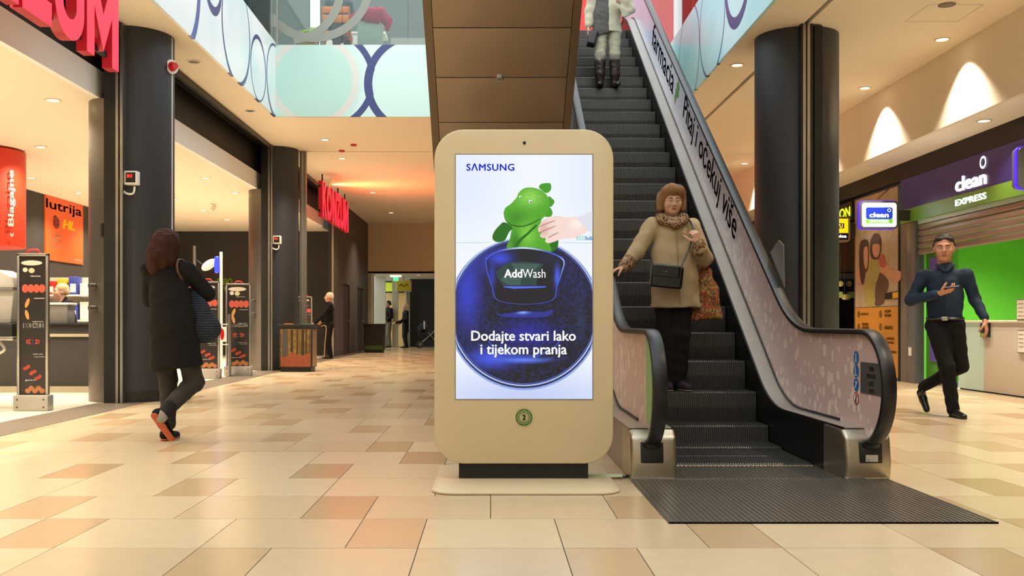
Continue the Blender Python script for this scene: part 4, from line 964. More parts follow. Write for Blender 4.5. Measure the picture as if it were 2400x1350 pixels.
# shutter, pillar, interior
t = thing('roller_shutter', 'half-raised grey metal roller shutter under the clean express sign', 'shutter', (6.55, 12.2, 2.03))
M_sh = mat('shutter_slat', '#8a7f72', .35, .5, var=.05)
for i in range(5):
    z = 2.43-.095*i; MB().prism([(6.53, 9, z), (6.515, 9, z-.02), (6.515, 9, z-.065), (6.53, 9, z-.088), (6.55, 9, z-.088), (6.55, 9, z)], (0, 5.9, 0)).build('slat', M_sh, t, smooth=False)
MB().box(6.52, 6.56, 9, 14.92, 2.43, 2.487).build('light_strip', mat('strip_pale', '#b9cdd0', .4), t)
t = thing('shop_pillar', 'grey metal pillar between the tall poster and the green shop', 'pillar', (6.53, 15.15, 0))
MB().box(6.47, 6.62, 14.92, 15.2, 0, 2.487).build('shaft', mat('pillar_grey', '#6c7076', .4, .4), t, .004); MB().box(6.47, 6.6, 15.2, 15.42, 0, 2.487).build('side_panel', mat('pillar_brown', '#6a625a', .5), t)
MB().box(6.455, 6.47, 15.02, 15.1, .42, .55).build('socket', M_white, t)
M_green = mat('green_wall_paint', '#67c22c', .6, var=.03)
struct('wall_shop_green', MB().box(6.62, 10.2, 15.5, 15.6, 0, 2.31), M_green)
struct('wall_shop_back', MB().box(10.2, 10.3, 9, 15.6, 0, 2.4).box(6.6, 10.2, 8.9, 9, 0, 3.2), M_green)
t = thing('shop_counter', 'white shop counter with pale glass corner in the green shop', 'counter', (6.6, 12.2, 0))
MB().box(6.56, 7.1, 9.3, 13.0, .02, .93).build('body', mat('counter_white', '#c9c0b4', .4, var=.02), t, .004)
MB().box(6.54, 7.12, 9.3, 13.72, .93, .96).build('top', M_white, t, .004)
MB().box(6.56, 6.6, 13.0, 13.7, .02, .93).build('glass_front', mat('counter_frost', '#b9d3cb', .25, var=.03), t)
MB().box(6.58, 7.1, 9.3, 13.7, 0, .02).build('plinth', M_charW, t)
t = thing('side_cabinet', 'green cabinet with purple poster behind the grey pillar', 'cabinet', (6.75, 14.4, 0))
MB().box(6.62, 6.7, 14.0, 14.85, .1, 2.0).build('body', mat('cabinet_green', '#3f8a1c', .4), t); MB().box(6.605, 6.62, 14.15, 14.7, .35, 1.9).build('poster', mat('poster_purple', '#5a4aa8', .3, var=.3, vscale=3), t); MB().box(6.62, 6.7, 14.0, 14.85, 0, .1).build('plinth', M_alu, t)
t = thing('card_reader', 'small black and green card terminal fixed to the counter front', 'terminal', (6.55, 13.1, .75))
MB().box(6.52, 6.56, 12.82, 13.02, .74, .92).build('body', M_dark, t, .004); MB().box(6.515, 6.525, 12.84, 13.0, .75, .79).build('green_strip', mat('strip_green', '#6fae3c', .4), t)
for a, b, z0, z1, lb in ((11.95, 12.14, .96, 1.22, 'framed paper notice standing on the shop counter'), (11.95, 12.12, .55, .84, 'framed paper notice on the front of the shop counter')):
    t = thing('paper_notice', lb, 'notice', (6.55, a, z0)); MB().box(6.535, 6.55, a, b, z0, z1).build('frame', mat('notice_frame', '#8a8274', .5), t); MB().box(6.53, 6.536, a+.015, b-.015, z0+.015, z1-.015).build('sheet', M_white, t)
    for i in range(4): MB().box(6.528, 6.531, a+.03, b-.04, z1-.06-.05*i, z1-.055-.05*i).build('print_line', M_charW, t)
t = thing('potted_plant', 'small potted plant with white flowers on the shop counter', 'plant', (6.8, 12.0, .96))
MB().lathe([(.0, 0), (.05, 0), (.065, .09), (.0, .09)], (6.8, 12.0, 1.2), 14).build('pot', mat('pot_brown', '#6e5a45', .6), t, smooth=True); MB().box(6.7, 6.9, 11.9, 12.1, .96, 1.2).build('stand', M_white, t)
for i in range(14):
    a = i*2.4; r = .03+.05*random.random(); q = (6.8+r*math.cos(a), 12+r*math.sin(a), 1.32+.06*random.random())
    MB().cyl((6.8, 12, 1.28), q, .004, .02, n=5).build('leaf', mat('plant_leaf', '#5f8a2e', .5) if i % 3 else M_white, t)
# ---------------------------------------------------------------- tall poster panel of the money transfer shop
PX = 6.47
W = thing('tall_poster', 'tall poster panel with two laughing people above an orange list of services', 'poster', (PX, 16.4, 0))
MB().box(PX, PX+.08, 15.5, 17.4, 0, 3.13).build('panel', M_charW, W)
def wq(x, y): Y = PX*FPX/(x-1150); return (-Y, HC+(757-y)*Y/FPX)
def wc(l): return [wq(1930+.3484*a, 430+.3484*b) for a, b in l]
WO = (PX, 0, 0); wl = [.001]
def wd(name, polys, m, sm=0):
    wl[0] += .0012; return decal(name, [wc(p) for p in polys], WO, '-x', m, W, wl[0], smooth_n=sm)
pz = lambda z0, z1: [(-17.34, z0), (-15.52, z0), (-15.52, z1), (-17.34, z1)]
decal('photo_field', [pz(1.2, 3.1)], WO, '-x', glowmat('poster_photo', '#b9a487', [(-15.7, 2.3, .4, .5, '#77804f', .8), (-17.1, 1.3, .5, .2, '#6c7a58', .8), (-16.8, 2.8, .7, .3, '#b3a083', .9), (-15.8, 1.35, .4, .15, '#7f9068', .7)], ax=(1, 2), emit=0, noise=(5, '#8a8468', .5)), W, .001)
MATS['poster_photo'].node_tree.nodes['Principled BSDF'].inputs['Roughness'].default_value = .35
decal('list_field', [pz(.05, 1.19)], WO, '-x', mat('poster_orange', '#c98a25', .35, var=.05), W, .001)
sk1 = mat('poster_skin', '#c9987a', .5, var=.15); hr1 = mat('poster_hair', '#41281c', .5, var=.2); dr1 = mat('poster_dress', '#a59c58', .5, var=.25, vscale=9); rd1 = mat('poster_red', '#b05a4e', .5); br1 = mat('poster_brown', '#5b4636', .5, var=.2)
wd('figure_body', [[(370, 600), (430, 640), (440, 690), (420, 760), (400, 815), (345, 815), (350, 700)]], br1, 3)
wd('figure_dress', [[(300, 540), (340, 500), (370, 520), (378, 600), (348, 700), (345, 818), (285, 818), (275, 700), (300, 610)]], dr1, 3)
wd('figure_arm', [[(385, 545), (415, 540), (470, 585), (518, 590), (520, 640), (490, 668), (450, 640), (395, 605)]], sk1, 3)
wd('figure_shirt', [[(372, 505), (395, 475), (415, 500), (420, 560), (385, 560)]], rd1, 3)
wd('figure_arm', [[(228, 580), (245, 570), (262, 640), (255, 690), (228, 640)]], sk1, 3)
wd('figure_hair', [[(250, 400), (275, 378), (298, 385), (306, 440), (302, 570), (285, 600), (270, 680), (250, 640), (243, 500)]], hr1, 3)
wd('figure_hair', [[(318, 400), (335, 350), (355, 335), (380, 350), (392, 400), (386, 460), (375, 500), (350, 512), (320, 490)]], hr1, 3)
wd('figure_face', [[(276, 440), (300, 425), (303, 500), (299, 560), (286, 576), (275, 520)]], sk1, 3)
wd('figure_face', [[(335, 415), (380, 410), (380, 470), (362, 497), (340, 482)]], sk1, 3)
wd('logo_band', [[(418, 738), (513, 722), (513, 776), (418, 780)]], M_black)
wd('logo_block', [[(470, 735), (508, 728), (508, 770), (470, 775)]], mat('poster_yellow', '#d8a520', .4))
M_pt = mat('poster_text', '#3a2a10', .5)
for (x, y, s) in ((252, 885, 'mjenja\u010dnice'), (412, 865, 'pla\u0107anje'), (412, 890, 'ra\u010duna'), (262, 950, 'bonovi'), (262, 975, 'mobilni'), (412, 972, 'ulaznice'), (425, 1050, 'podizanje'), (425, 1078, 'gotovine'), (440, 1140, 'besplatno')):
    a = wq(1930+.3484*x, 430+.3484*y); text('list_lettering', s, (PX, -a[0], a[1]-.02), '-x', M_pt, W, h=.075, lift=.004, bold=.01)
for (x, y) in ((238, 880), (385, 880), (238, 965), (385, 965), (385, 1060)):
    a = wq(1930+.3484*x, 430+.3484*y); decal('list_icon', ringpoly(a[0], a[1], .06, .06, .018, 16)+[[(a[0]-.02, a[1]-.02), (a[0]+.02, a[1]-.02), (a[0]+.02, a[1]+.02), (a[0]-.02, a[1]+.02)]], WO, '-x', M_pt, W, .004)
a = wq(1930+.3484*365, 430+.3484*108); decal('brush_line', [[(a[0], a[1]), (a[0]+.55, a[1]+.12), (a[0]+.56, a[1]+.15), (a[0]+.02, a[1]+.02)]], WO, '-x', M_pt, W, .004)
# small yellow box sign and the dark shop window behind it
t = thing('projecting_lightbox', 'small yellow and black lit box sign beside the round dark column', 'sign', (6.1, 17.3, 2.37))
MB().prism([(a, 17.3, c) for a, c in rrect(5.75, 6.37, 2.36, 2.81, .06, 5)], (0, .14, 0)).build('case', mat('lightbox_beige', '#9a8f78', .4), t, .006)
decal('yellow_field', [[(5.79, 2.52), (6.33, 2.52), (6.33, 2.77), (5.79, 2.77)]], (0, 17.298, 0), '-y', mat('lit_yellow', '#ffd400', .4, var=0, emit='#ffce10', estr=1.1), t)
decal('black_field', [[(5.79, 2.4), (6.33, 2.4), (6.33, 2.51), (5.79, 2.51)]], (0, 17.298, 0), '-y', M_black, t)
decal('black_tag', [[(6.06, 2.6), (6.26, 2.6), (6.26, 2.69), (6.06, 2.69)]], (0, 17.297, 0), '-y', mat('tag_brown', '#5a4210', .4), t)
text('lettering', 'WU', (6.09, 17.296, 2.61), '-y', mat('lit_yellow2', '#ffe060', .4, emit='#ffd840', estr=1), t, w=.14, h=.065, bold=.03)
text('lettering', 'mjenja\u010dnica', (5.8, 17.296, 2.42), '-y', M_lit, t, w=.5, h=.075, bold=.02)
MB().box(6.37, 6.47, 17.33, 17.4, 2.45, 2.68).build('bracket', M_charW, t)
t = thing('letter_sign', 'row of glowing yellow letters above the dark shop window beside the column', 'sign', (6.45, 19, 2.78))
mly = mat('lit_yellowgreen', '#d6e030', .4, emit='#d8e028', estr=1.0); text('lettering', 'WESTERN', (6.44, 20.6, 2.84), '-x', mly, t, w=1.8, h=.18, bold=.03); text('lettering', 'UNION', (6.44, 18.65, 2.84), '-x', mly, t, w=1.15, h=.18, bold=.03); MB().box(6.45, 6.5, 17.45, 20.6, 2.78, 3.1).build('board', M_black, t)
struct('window_1', MB().box(6.54, 6.555, 17.45, 20.6, .1, 2.75), M_glass)
struct('wall_dark_shop', MB().box(8.2, 8.3, 17.3, 20.7, 0, 3.2).box(6.6, 8.2, 20.6, 20.7, 0, 3.2).box(6.6, 8.2, 17.38, 17.45, 0, 3.2).box(6.6, 8.2, 17.3, 20.7, 3.1, 3.2), mat('dark_shop_wall', '#1c2420', .7))
for i, (x, y, sh) in enumerate(((1970, 665, 0), (1966, 691, 1), (1979, 696, 0), (1996, 692, 1), (1988, 705, 0))):
    q = P(x, y, 18.05); lb = ('round' if sh == 0 else 'square')+' pale ornament hanging in the dark shop window, '+('highest', 'leftmost', 'lower middle', 'rightmost', 'lowest small')[i]
    t = thing('hanging_ornament', lb, 'ornament', q); r = .055 if i < 4 else .025
    mm = mat('ornament_gold', '#cdb878', .3, .2, emit='#c9b060', estr=.25) if sh == 0 else mat('ornament_green', '#a9b86a', .4, emit='#a9b050', estr=.25)
    if sh == 0: MB().lathe([(0, -r), (r*.7, -r*.7), (r, 0), (r*.7, r*.7), (0, r)], q, 12).build('ball', mm, t, smooth=True)
    else: MB().box(q.x-r, q.x+r, q.y-r, q.y+r, q.z-r, q.z+r).build('block', mm, t, .01)
    MB().tube([q+Vector((0, 0, r)), q+Vector((0, 0, .6))], .003, 4).build('string', M_alu, t)
t = thing('shop_desk', 'low dark desk with yellow front inside the dark shop window', 'desk', (7.0, 18.3, 0)); MB().box(6.75, 7.3, 17.6, 20, 0, .9).build('body', M_charW, t); MB().box(6.7, 6.75, 17.6, 20, .3, .95).build('front', mat('desk_yellow', '#7d8a1c', .5, emit='#8a9a20', estr=.15), t)
# ---------------------------------------------------------------- supermarket furnishings
M_gp = mat('gate_print_black', '#2a2724', .3, var=.1)
def gate(x0, x1, y, zt, label):
    t = thing('security_gate', label, 'security gate', ((x0+x1)/2, y, 0), 'security gates at the supermarket entrances')
    xc = (x0+x1)/2; b = MB().box(x0-.02, x1+.02, y-.07, y+.07, 0, .165).build('base', mat('gate_base_grey', '#a8a296', .45, .3), t, .012)
    for a in (-1, 1):
        for z in (.04, .12): MB().cyl((xc+a*(x1-x0)*.42, y-.075, z), (xc+a*(x1-x0)*.42, y-.06, z), .008, n=8).build('screw', M_dark, b)
    MB().box(x0, x0+.028, y-.025, y+.025, .165, zt).build('frame_post', M_alu, t, .006); MB().box(x1-.028, x1, y-.025, y+.025, .165, zt).build('frame_post', M_alu, t, .006)
    MB().box(x0, x1, y-.025, y+.025, zt-.03, zt).build('frame_top', M_alu, t, .006)
    pn = MB().box(x0+.028, x1-.028, y-.008, y+.008, .165, zt-.03).build('printed_panel', M_gp, t)
    MB().tube(spline([(xc-.07, y, zt), (xc-.04, y, zt+.035), (xc+.04, y, zt+.035), (xc+.07, y, zt)], 4, False), .012, 6).build('alarm_lamp', M_red, t)
    w = x1-x0-.06; H = zt-.2; X0 = x0+.03; Z = lambda f: .165+H*f; yy = y-.009
    def e(nm, fx, fz, rx, rz, m, rot=0): decal(nm, [ell2(X0+w*fx, Z(fz), rx*w, rz*w, 14, rot=rot)], (0, yy, 0), '-y', m, pn, .001+.0002*random.random())
    sau, brd, ber, mus, chz = mat('print_salami', '#b9503c', .5, var=.3, vscale=30), mat('print_bread', '#c08848', .5, var=.2, vscale=30), mat('print_berry', '#a33522', .5, var=.3), mat('print_mushroom', '#a5683a', .5, var=.3, vscale=30), mat('print_cheese', '#c9c2ac', .5, var=.2, vscale=20)
    e('cheese_print', .45, .955, .42, .1, chz); e('cheese_print', .2, .905, .1, .09, chz); e('cheese_print', .45, .9, .12, .1, mat('print_lemon', '#c9b98a', .5))
    for i in range(4): e('salami_print', .2+.22*i, .77, .13, .17, sau)
    e('bread_print', .28, .665, .07, .2, brd, -.35); e('bread_print', .27, .58, .07, .2, brd, .25)
    for i in range(12): a = i*math.pi/6; e('berry_print', .5+.26*math.cos(a), .385+.045*math.sin(a)*2*w*.5, .045, .045, ber if i % 3 else mat('print_dark_berry', '#33384f', .5))
    for i in range(9): e('berry_print', .18+.075*i+.02*(i % 2), .19-.012*i+.02*(i % 3), .07, .07, ber)
    for i in range(5): e('mushroom_print', .3+.14*i, .03+.018*(i % 2), .11, .1, mus)
    text('panel_lettering', 'KONZUM', (X0+w*.12, yy, Z(.485)), '-y', M_white, pn, w=w*.8, h=.05, bold=.03, lift=.002)
    for fz, s, f in ((.855, 'ribarnica', .4), (.695, 'mesnica', .55), (.525, 'pekarnica', .5), (.29, 'svje\u017ee vo\u0107e', .5), (.27, 'i povr\u0107e', .55), (.1, 'gastro', .2)):
        text('panel_lettering', s, (X0+w*f, yy, Z(fz)), '-y', M_white, pn, w=w*.4, h=.016, lift=.002)
    return t
gate(-5.0, -4.67, 10.33, 1.66, 'tall dark printed security gate left of the nearest steel column'); gate(-4.92, -4.52, 16.3, 1.62, 'dark printed security gate partly hidden behind the woman with the crocheted bag'); gate(-4.66, -4.22, 17.2, 1.62, 'dark printed security gate right beside the far steel column')
gate(-4.75, -4.38, 24.0, 1.58, 'narrow printed security gate behind the forest print waste bin')
# checkout counters
t = thing('checkout_counter', 'long dark checkout counter with pale rail behind the nearest security gate', 'counter', (-6.4, 13.3, 0))
MB().box(-8.9, -5.0, 13.05, 13.7, .08, .9).build('body', M_charW, t, .004); MB().box(-8.9, -5.0, 13.02, 13.06, .74, .78).build('rail', mat('rail_pale', '#b5aa90', .4, .3), t, .004); MB().box(-8.9, -5.0, 13.03, 13.7, 0, .08).build('plinth', mat('plinth_beige', '#a39880', .5), t); MB().box(-8.9, -5.0, 13.0, 13.75, .9, .925).build('top', M_dark, t, .004)
for x0, x1, z0, z1, mt, lb, nm in ((-6.1, -5.72, .925, 1.2, mat('acrylic_grey', '#7d7a74', .3, var=.05), 'grey screen box on the dark checkout counter', 'cash_register'), (-5.3, -5.18, .925, 1.2, M_white, 'white card terminal stand on the dark checkout counter', 'terminal_stand')):
    t = thing(nm, lb, 'register' if nm == 'cash_register' else 'stand', ((x0+x1)/2, 13.3, z0)); MB().box(x0, x1, 13.2, 13.45, z0, z1-.03).build('body', mt, t, .008); MB().box(x0-.02, x1+.02, 13.18, 13.47, z1-.03, z1).build('lid', M_white, t, .006)
t = thing('checkout_desk', 'black checkout desk edge at the left picture border', 'desk', (-5.45, 10.6, 0))
MB().box(-6.8, -5.07, 10.35, 11.0, .78, .92).build('body', M_dark, t, .01); MB().box(-6.8, -5.05, 10.33, 11.02, .74, .78).build('edge', M_alu, t, .006); MB().box(-5.9, -5.8, 10.5, 10.9, 0, .75).build('leg', M_charW, t); MB().tube(spline([(-5.3, 10.5, .74), (-5.2, 10.45, .64), (-5.35, 10.45, .55), (-5.5, 10.45, .4)], 5, False), .015, 6).build('cable', M_white, t)
t = thing('cash_register', 'pale grey cash register with sloped hood at the left picture border', 'register', (-5.35, 10.7, .92))
MB().prism([(-5.7, 10.5, .92), (-5.16, 10.5, .92), (-5.12, 10.5, 1.3), (-5.14, 10.5, 1.42), (-5.3, 10.5, 1.5), (-5.7, 10.5, 1.52)], (0, .35, 0)).build('housing', mat('register_grey', '#aaa69c', .5), t, .015); MB().box(-5.7, -5.12, 10.47, 10.88, 1.28, 1.31).build('seam', mat('register_seam', '#6f6b64', .5), t)
t = thing('office_chair', 'black swivel chair base with castors at the left picture border', 'chair', (-5.5, 9.9, 0))
MB().cyl((-5.5, 9.9, .12), (-5.5, 9.9, .45), .03).build('column', M_dark, t)
for k in range(5):
    a = k*2*math.pi/5+.25; q = (-5.5+.3*math.cos(a), 9.9+.3*math.sin(a))
    MB().tube([(-5.5, 9.9, .13), (q[0], q[1], .085)], [.03, .018], 8).build('base_arm', M_dark, t); MB().cyl((q[0]-.02, q[1], .03), (q[0]+.02, q[1], .03), .03, n=14).build('castor', M_dark, t)
MB().lathe([(0, .45), (.2, .45), (.24, .48), (.22, .53), (0, .54)], (-5.5, 9.9, 0), 20).build('seat', M_dark, t, smooth=True); MB().box(-5.75, -5.72, 9.7, 10.1, .62, 1.0).build('backrest', M_dark, t, .01)
# shelving in the depth with goods
t = thing('shop_shelf', 'white shop shelf with goods behind the checkout counter', 'shelf', (-7.5, 17.5, 0))
for z in (.5, .95, 1.4): MB().box(-8.6, -6.0, 17.3, 17.68, z, z+.03).build('shelf_board', M_white, t)
for x in (-8.6, -6.02): MB().box(x, x+.02, 17.3, 17.7, 0, 1.75).build('upright', M_white, t)
MB().box(-8.6, -6.0, 17.7, 17.72, 0, 1.75).build('back_panel', mat('shelf_back', '#d8d0c0', .6), t)
ORD = 'first second third fourth fifth sixth seventh eighth ninth tenth eleventh twelfth'.split()
cols = [('red', '#c4261c'), ('white', '#e6e2d6'), ('yellow', '#d6b02c'), ('green', '#6a9a34'), ('blue', '#3a4a9a')]
for z, rw in ((.53, 'bottom'), (.98, 'middle'), (1.43, 'top')):
    for i in range(12):
        c = cols[(i*7+int(z*10)) % 5]; x = -8.5+.2*i; h = .2+.12*((i*5+int(z*10)) % 4)/3
        o = thing('goods_pack', '%s pack, %s from the left on the %s board of the shop shelf' % (c[0], ORD[i], rw), 'pack', (x+.08, 17.45, z), 'packs on the shop shelf')
        MB().box(x, x+.16, 17.36, 17.56, z, z+h).build('pack_body', mat('pack_'+c[0], c[1], .4), o, .006); MB().box(x+.03, x+.13, 17.358, 17.361, z+.04, z+h*.6).build('pack_label', M_white, o)
# hanging red drum and orange panel
t = thing('hanging_drum_sign', 'red cylinder sign with white vertical lettering hanging from the supermarket ceiling', 'sign', (-7.7, 14.8, 2.07))
b = MB(); b.lathe([(0, 2.07), (.6, 2.07), (.6, 3.52), (0, 3.52)], (-7.7, 14.8, 0), 40); b.build('drum', mat('drum_red', '#c8321a', .45, var=.05, emit='#c8321a', estr=.12), t, smooth=True)
up = (Vector((0, 0, 1)), Vector((-1, 0, 0)))
text('lettering', '\u2039 Blagajne', (-7.33, 14.33, 2.2), up, M_white, t, w=1.1, h=.2, bold=.02, lift=.0)
text('lettering', '\u2039 Blagajne', (-7.12, 14.6, 2.2), (Vector((0, 0, 1)), Vector((-.5, -.85, 0))), M_white, t, w=1.0, h=.12, bold=.02, lift=.03)
t = thing('wall_panel', 'orange lottery panel with ladybird logo on the dark supermarket wall', 'panel', (-9.1, 20.8, 2.2))
MB().box(-9.1, -9.07, 19.9, 21.75, 2.22, 3.545).build('panel', mat('lottery_orange', '#d85a26', .5, var=.04, emit='#d85a26', estr=.08), t)
LX = (-9.07, 0, 0)
text('lettering', 'lutrija', (-9.07, 19.92, 3.22), '+x', mat('lottery_dark', '#6a2412', .5), t, w=1.75, h=.26, bold=.02)
text('logo_lettering', 'HL', (-9.07, 20.7, 2.93), '+x', mat('lottery_yellow', '#f0d020', .5, emit='#f0d020', estr=.2), t, w=.62, h=.2, bold=.05, shear=.2)
decal('ladybird_head', [ell2(20.36, 3.1, .1, .07)], LX, '+x', M_black, t, .002); decal('ladybird_body', [ell2(20.4, 3.02, .16, .13)], LX, '+x', mat('bug_red', '#8a1c12', .5), t, .003)
for a, b in ((-.06, .03), (.05, .05), (0, -.05), (.09, -.03), (-.1, -.04)): decal('ladybird_dot', [ell2(20.4+a, 3.02+b, .025, .025, 10)], LX, '+x', M_black, t, .004)
for i, s in enumerate(('Ho\u0107u jackpot!', 'Odigrajte igre', 'na sre\u0107u.')): text('lettering', s, (-9.07, 20.15, 2.72-.11*i), '+x', M_white, t, h=.085, bold=.02)
text('lettering', 'KONZUM', (-9.07, 21.1, 2.27), '+x', M_white, t, w=.55, h=.06, bold=.03)
# entrance pole with sign arm, lamp pole, mirror, wall letters
t = thing('turnstile_post', 'chrome turnstile post with white sign plate between two security gates', 'turnstile', (-4.53, 16.95, 0))
MB().cyl((-4.53, 16.95, 0), (-4.53, 16.95, 1.08), .03).build('post', M_alu, t, smooth=True); MB().cyl((-4.53, 16.95, 0), (-4.53, 16.95, .02), .07).build('foot', M_alu, t)
MB().tube([(-4.53, 16.95, .9), (-4.75, 16.95, .9), (-4.75, 16.95, .55), (-4.53, 16.95, .55)], .012, 6).build('arm', M_alu, t); MB().box(-4.73, -4.58, 16.94, 16.96, .6, .86).build('plate', M_white, t)
decal('warning_mark', [ell2(-4.655, .73, .035, .1, 16)], (0, 16.938, 0), '-y', M_red, t)
t = thing('pole_lamp', 'white pole with a glowing blue light behind the security gates', 'lamp', (-5.02, 18.2, 0)); MB().cyl((-5.02, 18.2, 0), (-5.02, 18.2, 2.25), .028).build('pole', M_white, t, smooth=True); MB().lathe([(0, 1.9), (.04, 1.92), (.05, 2.06), (.04, 2.2), (0, 2.22)], (-5.09, 18.16, -.05), 12).build('blue_light', mat('blue_light', '#2030ff', .4, emit='#2028ff', estr=4), t, smooth=True)
t = thing('mirror_pole', 'tilted white oval mirror on a grey pole inside the supermarket', 'mirror', (-5.75, 19.3, 0)); MB().cyl((-5.85, 19.3, 0), (-5.85, 19.3, 2.45), .03).build('pole', M_alu, t, smooth=True)
q = SDF().ell((-5.55, 19.25, 2.07), (.17, .05, .09), rot=rotm(0, 0, -.6)); sdf_obj('mirror_disc', q, .012, M_white, t, (0, 0, 0)); MB().tube([(-5.85, 19.3, 2.2), (-5.7, 19.3, 2.08), (-5.52, 19.22, 2.1)], .014, 6).build('mirror_arm', M_dark, t)
t = thing('wall_lettering', 'green lettering on the dark end wall of the supermarket', 'lettering', (-7.5, 28, 2.1)); mgw = mat('wall_green_letters', '#8a9a2c', .5, emit='#8a9a2c', estr=.15)
a = P(508, 668, 27.98); text('word', 'smo', a, '-y', mgw, t, w=.45, h=.2, bold=.04); a = P(524, 690, 27.98); text('word', 'V', a, '-y', mgw, t, w=.2, h=.22, bold=.04)
# ---------------------------------------------------------------- waste bins with printed sides
def bin_(x0, x1, y0, y1, h, label, kind):
    t = thing('waste_bin', label, 'bin', ((x0+x1)/2, y0, 0), 'printed waste bins')
    MB().box(x0+.03, x1-.03, y0+.03, y1-.03, 0, .08).build('plinth', M_dark, t)
    b = MB().box(x0, x1, y0, y1, .08, h-.07).build('body', M_dark, t, .006)
    MB().box(x0-.015, x1+.015, y0-.015, y1+.015, h-.07, h).build('lid', M_dark, t, .008)
    if kind:
        bg = glowmat('forest_print', '#6a5020', [(x0+.35, .55, .3, .3, '#c9a23c', .8)], emit=0, noise=(9, '#a08030', .6)); trk = mat('forest_trunk', '#2c2014', .5, var=.3, vscale=20); lv = mat('forest_leaves', '#8a4420', .5, var=.7, vscale=26); gr = mat('forest_grey', '#4a443c', .5, var=.3, vscale=20)
        decal('forest_print', [[(x0+.03, .1), (x1-.03, .1), (x1-.03, h-.09), (x0+.03, h-.09)]], (0, y0, 0), '-y', bg, b, .002)
        for i, (a, w2) in enumerate(((.06, .12), (.22, .05), (.33, .03), (.42, .06), (.5, .03), (.57, .02))): decal('trunk_print', [[(x0+a, .2), (x0+a+w2, .2), (x0+a+w2*.9, h-.1), (x0+a+.01, h-.1)]], (0, y0, 0), '-y', gr if i == 0 else trk, b, .003)
        decal('leaf_print', [[(x0+.03, .1), (x1-.03, .1), (x1-.03, .36), (x0+.4, .3), (x0+.25, .38), (x0+.12, .28), (x0+.03, .3)]], (0, y0, 0), '-y', lv, b, .004)
        decal('forest_print', [[(y0+.02, .1), (y1-.02, .1), (y1-.02, h-.09), (y0+.02, h-.09)]], (x1, 0, 0), '+x', mat('forest_side', '#8a6a3c', .4, var=.4, vscale=12), b, .002)
        MB().box(x0+.08, x0+.24, y0+.08, y0+.2, h, h+.02).build('slot_orange', mat('slot_orange', '#c97a30', .5), t); MB().box(x1-.22, x1-.06, y0+.08, y0+.2, h, h+.02).build('slot_green', mat('slot_green', '#4f8a2c', .5), t)
    else:
        decal('night_print', [[(x0+.03, .1), (x1-.03, .1), (x1-.03, h-.09), (x0+.03, h-.09)]], (0, y0, 0), '-y', mat('night_print', '#1e1b14', .4, var=.9, vscale=8), b, .002)
        decal('grass_print', [[(x0+.03, .1), (x1-.03, .1), (x1-.03, .22), (x0+.03, .22)]], (0, y0, 0), '-y', mat('grass_print', '#35611c', .5, var=.4, vscale=20), b, .003)
bin_(-4.0, -3.37, 18.45, 18.95, .9, 'waste bin with an autumn forest print beside the far charcoal column', 1); bin_(-3.95, -3.33, 30.4, 30.9, .9, 'dark waste bin with green grass print near the far corridor', 0)
# ---------------------------------------------------------------- far corridor
t = thing('hanging_sign', 'yellow box sign hanging from the far corridor ceiling', 'sign', (-3.2, 36, 2.1)); MB().box(-3.5, -2.92, 36, 36.12, 2.08, 2.5).build('case', mat('sign_case', '#b3a980', .4), t, .02); MB().box(-3.46, -2.96, 35.99, 36.01, 2.12, 2.46).build('face', mat('sign_yellow_dim', '#8a7a14', .4, emit='#8a7a10', estr=.3), t); decal('scribble', [[(-3.4, 2.27), (-3.3, 2.38), (-3.2, 2.29), (-3.1, 2.37), (-3.02, 2.3), (-3.02, 2.27), (-3.1, 2.33), (-3.2, 2.25), (-3.3, 2.33), (-3.37, 2.26)]], (0, 35.985, 0), '-y', mat('sign_text_dark', '#3a3410', .5), t); MB().box(-3.22, -3.2, 36.05, 36.07, 2.5, 2.66).build('hanger', M_dark, t)
t = thing('shop_board', 'bright yellow shop board in the far corridor', 'sign', (-3.7, 37.5, 2.2)); MB().box(-4.1, -3.35, 38.0, 38.05, 2.15, 2.5).build('board', mat('board_yellow', '#b3c230', .4, emit='#b3c230', estr=.5), t); MB().box(-4.1, -3.35, 38.05, 38.1, 2.1, 2.55).build('frame', M_dark, t)
t = thing('shop_doorway', 'lit cream doorway of a small shop in the far corridor', 'doorway', (-3.6, 38.3, 0)); MB().box(-4.1, -3.3, 38.3, 38.35, 0, 2.1).build('lit_panel', mat('doorway_cream', '#b59a62', .6, emit='#c9a860', estr=.25), t); MB().box(-3.3, -3.2, 38.2, 38.4, 0, 2.15).build('jamb', mat('jamb', '#7d6f56', .5), t)
t = thing('stroller', 'dark baby stroller with silver frame in the far corridor', 'stroller', (-2.45, 36.2, 0))
def wheel(x, y, r):
    o = MB().tube([(x+r*math.cos(a*math.pi/10), y, r+r*.95*math.sin(a*math.pi/10)) for a in range(20)], .018, 6, closed=True).build('wheel', M_dark, t, smooth=True)
    MB().cyl((x, y-.02, r), (x, y+.02, r), .03, n=10).build('hub', M_alu, o)
    for k in range(6): a = k*math.pi/3; MB().tube([(x, y, r), (x+r*.95*math.cos(a), y, r+r*.95*math.sin(a))], .006, 4).build('spoke', M_alu, o)
for y in (36.0, 36.45): wheel(-2.62, y, .13); wheel(-1.95, y, .13)
for y in (36.02, 36.43): MB().tube([(-2.62, y, .14), (-2.2, y, .5), (-1.75, y, .98)], .014, 6).build('frame_tube', M_alu, t); MB().tube([(-1.95, y, .14), (-2.3, y, .58)], .014, 6).build('frame_tube', M_alu, t)
MB().tube([(-1.75, 36.02, .98), (-1.75, 36.43, .98)], .018, 6).build('push_bar', M_dark, t)
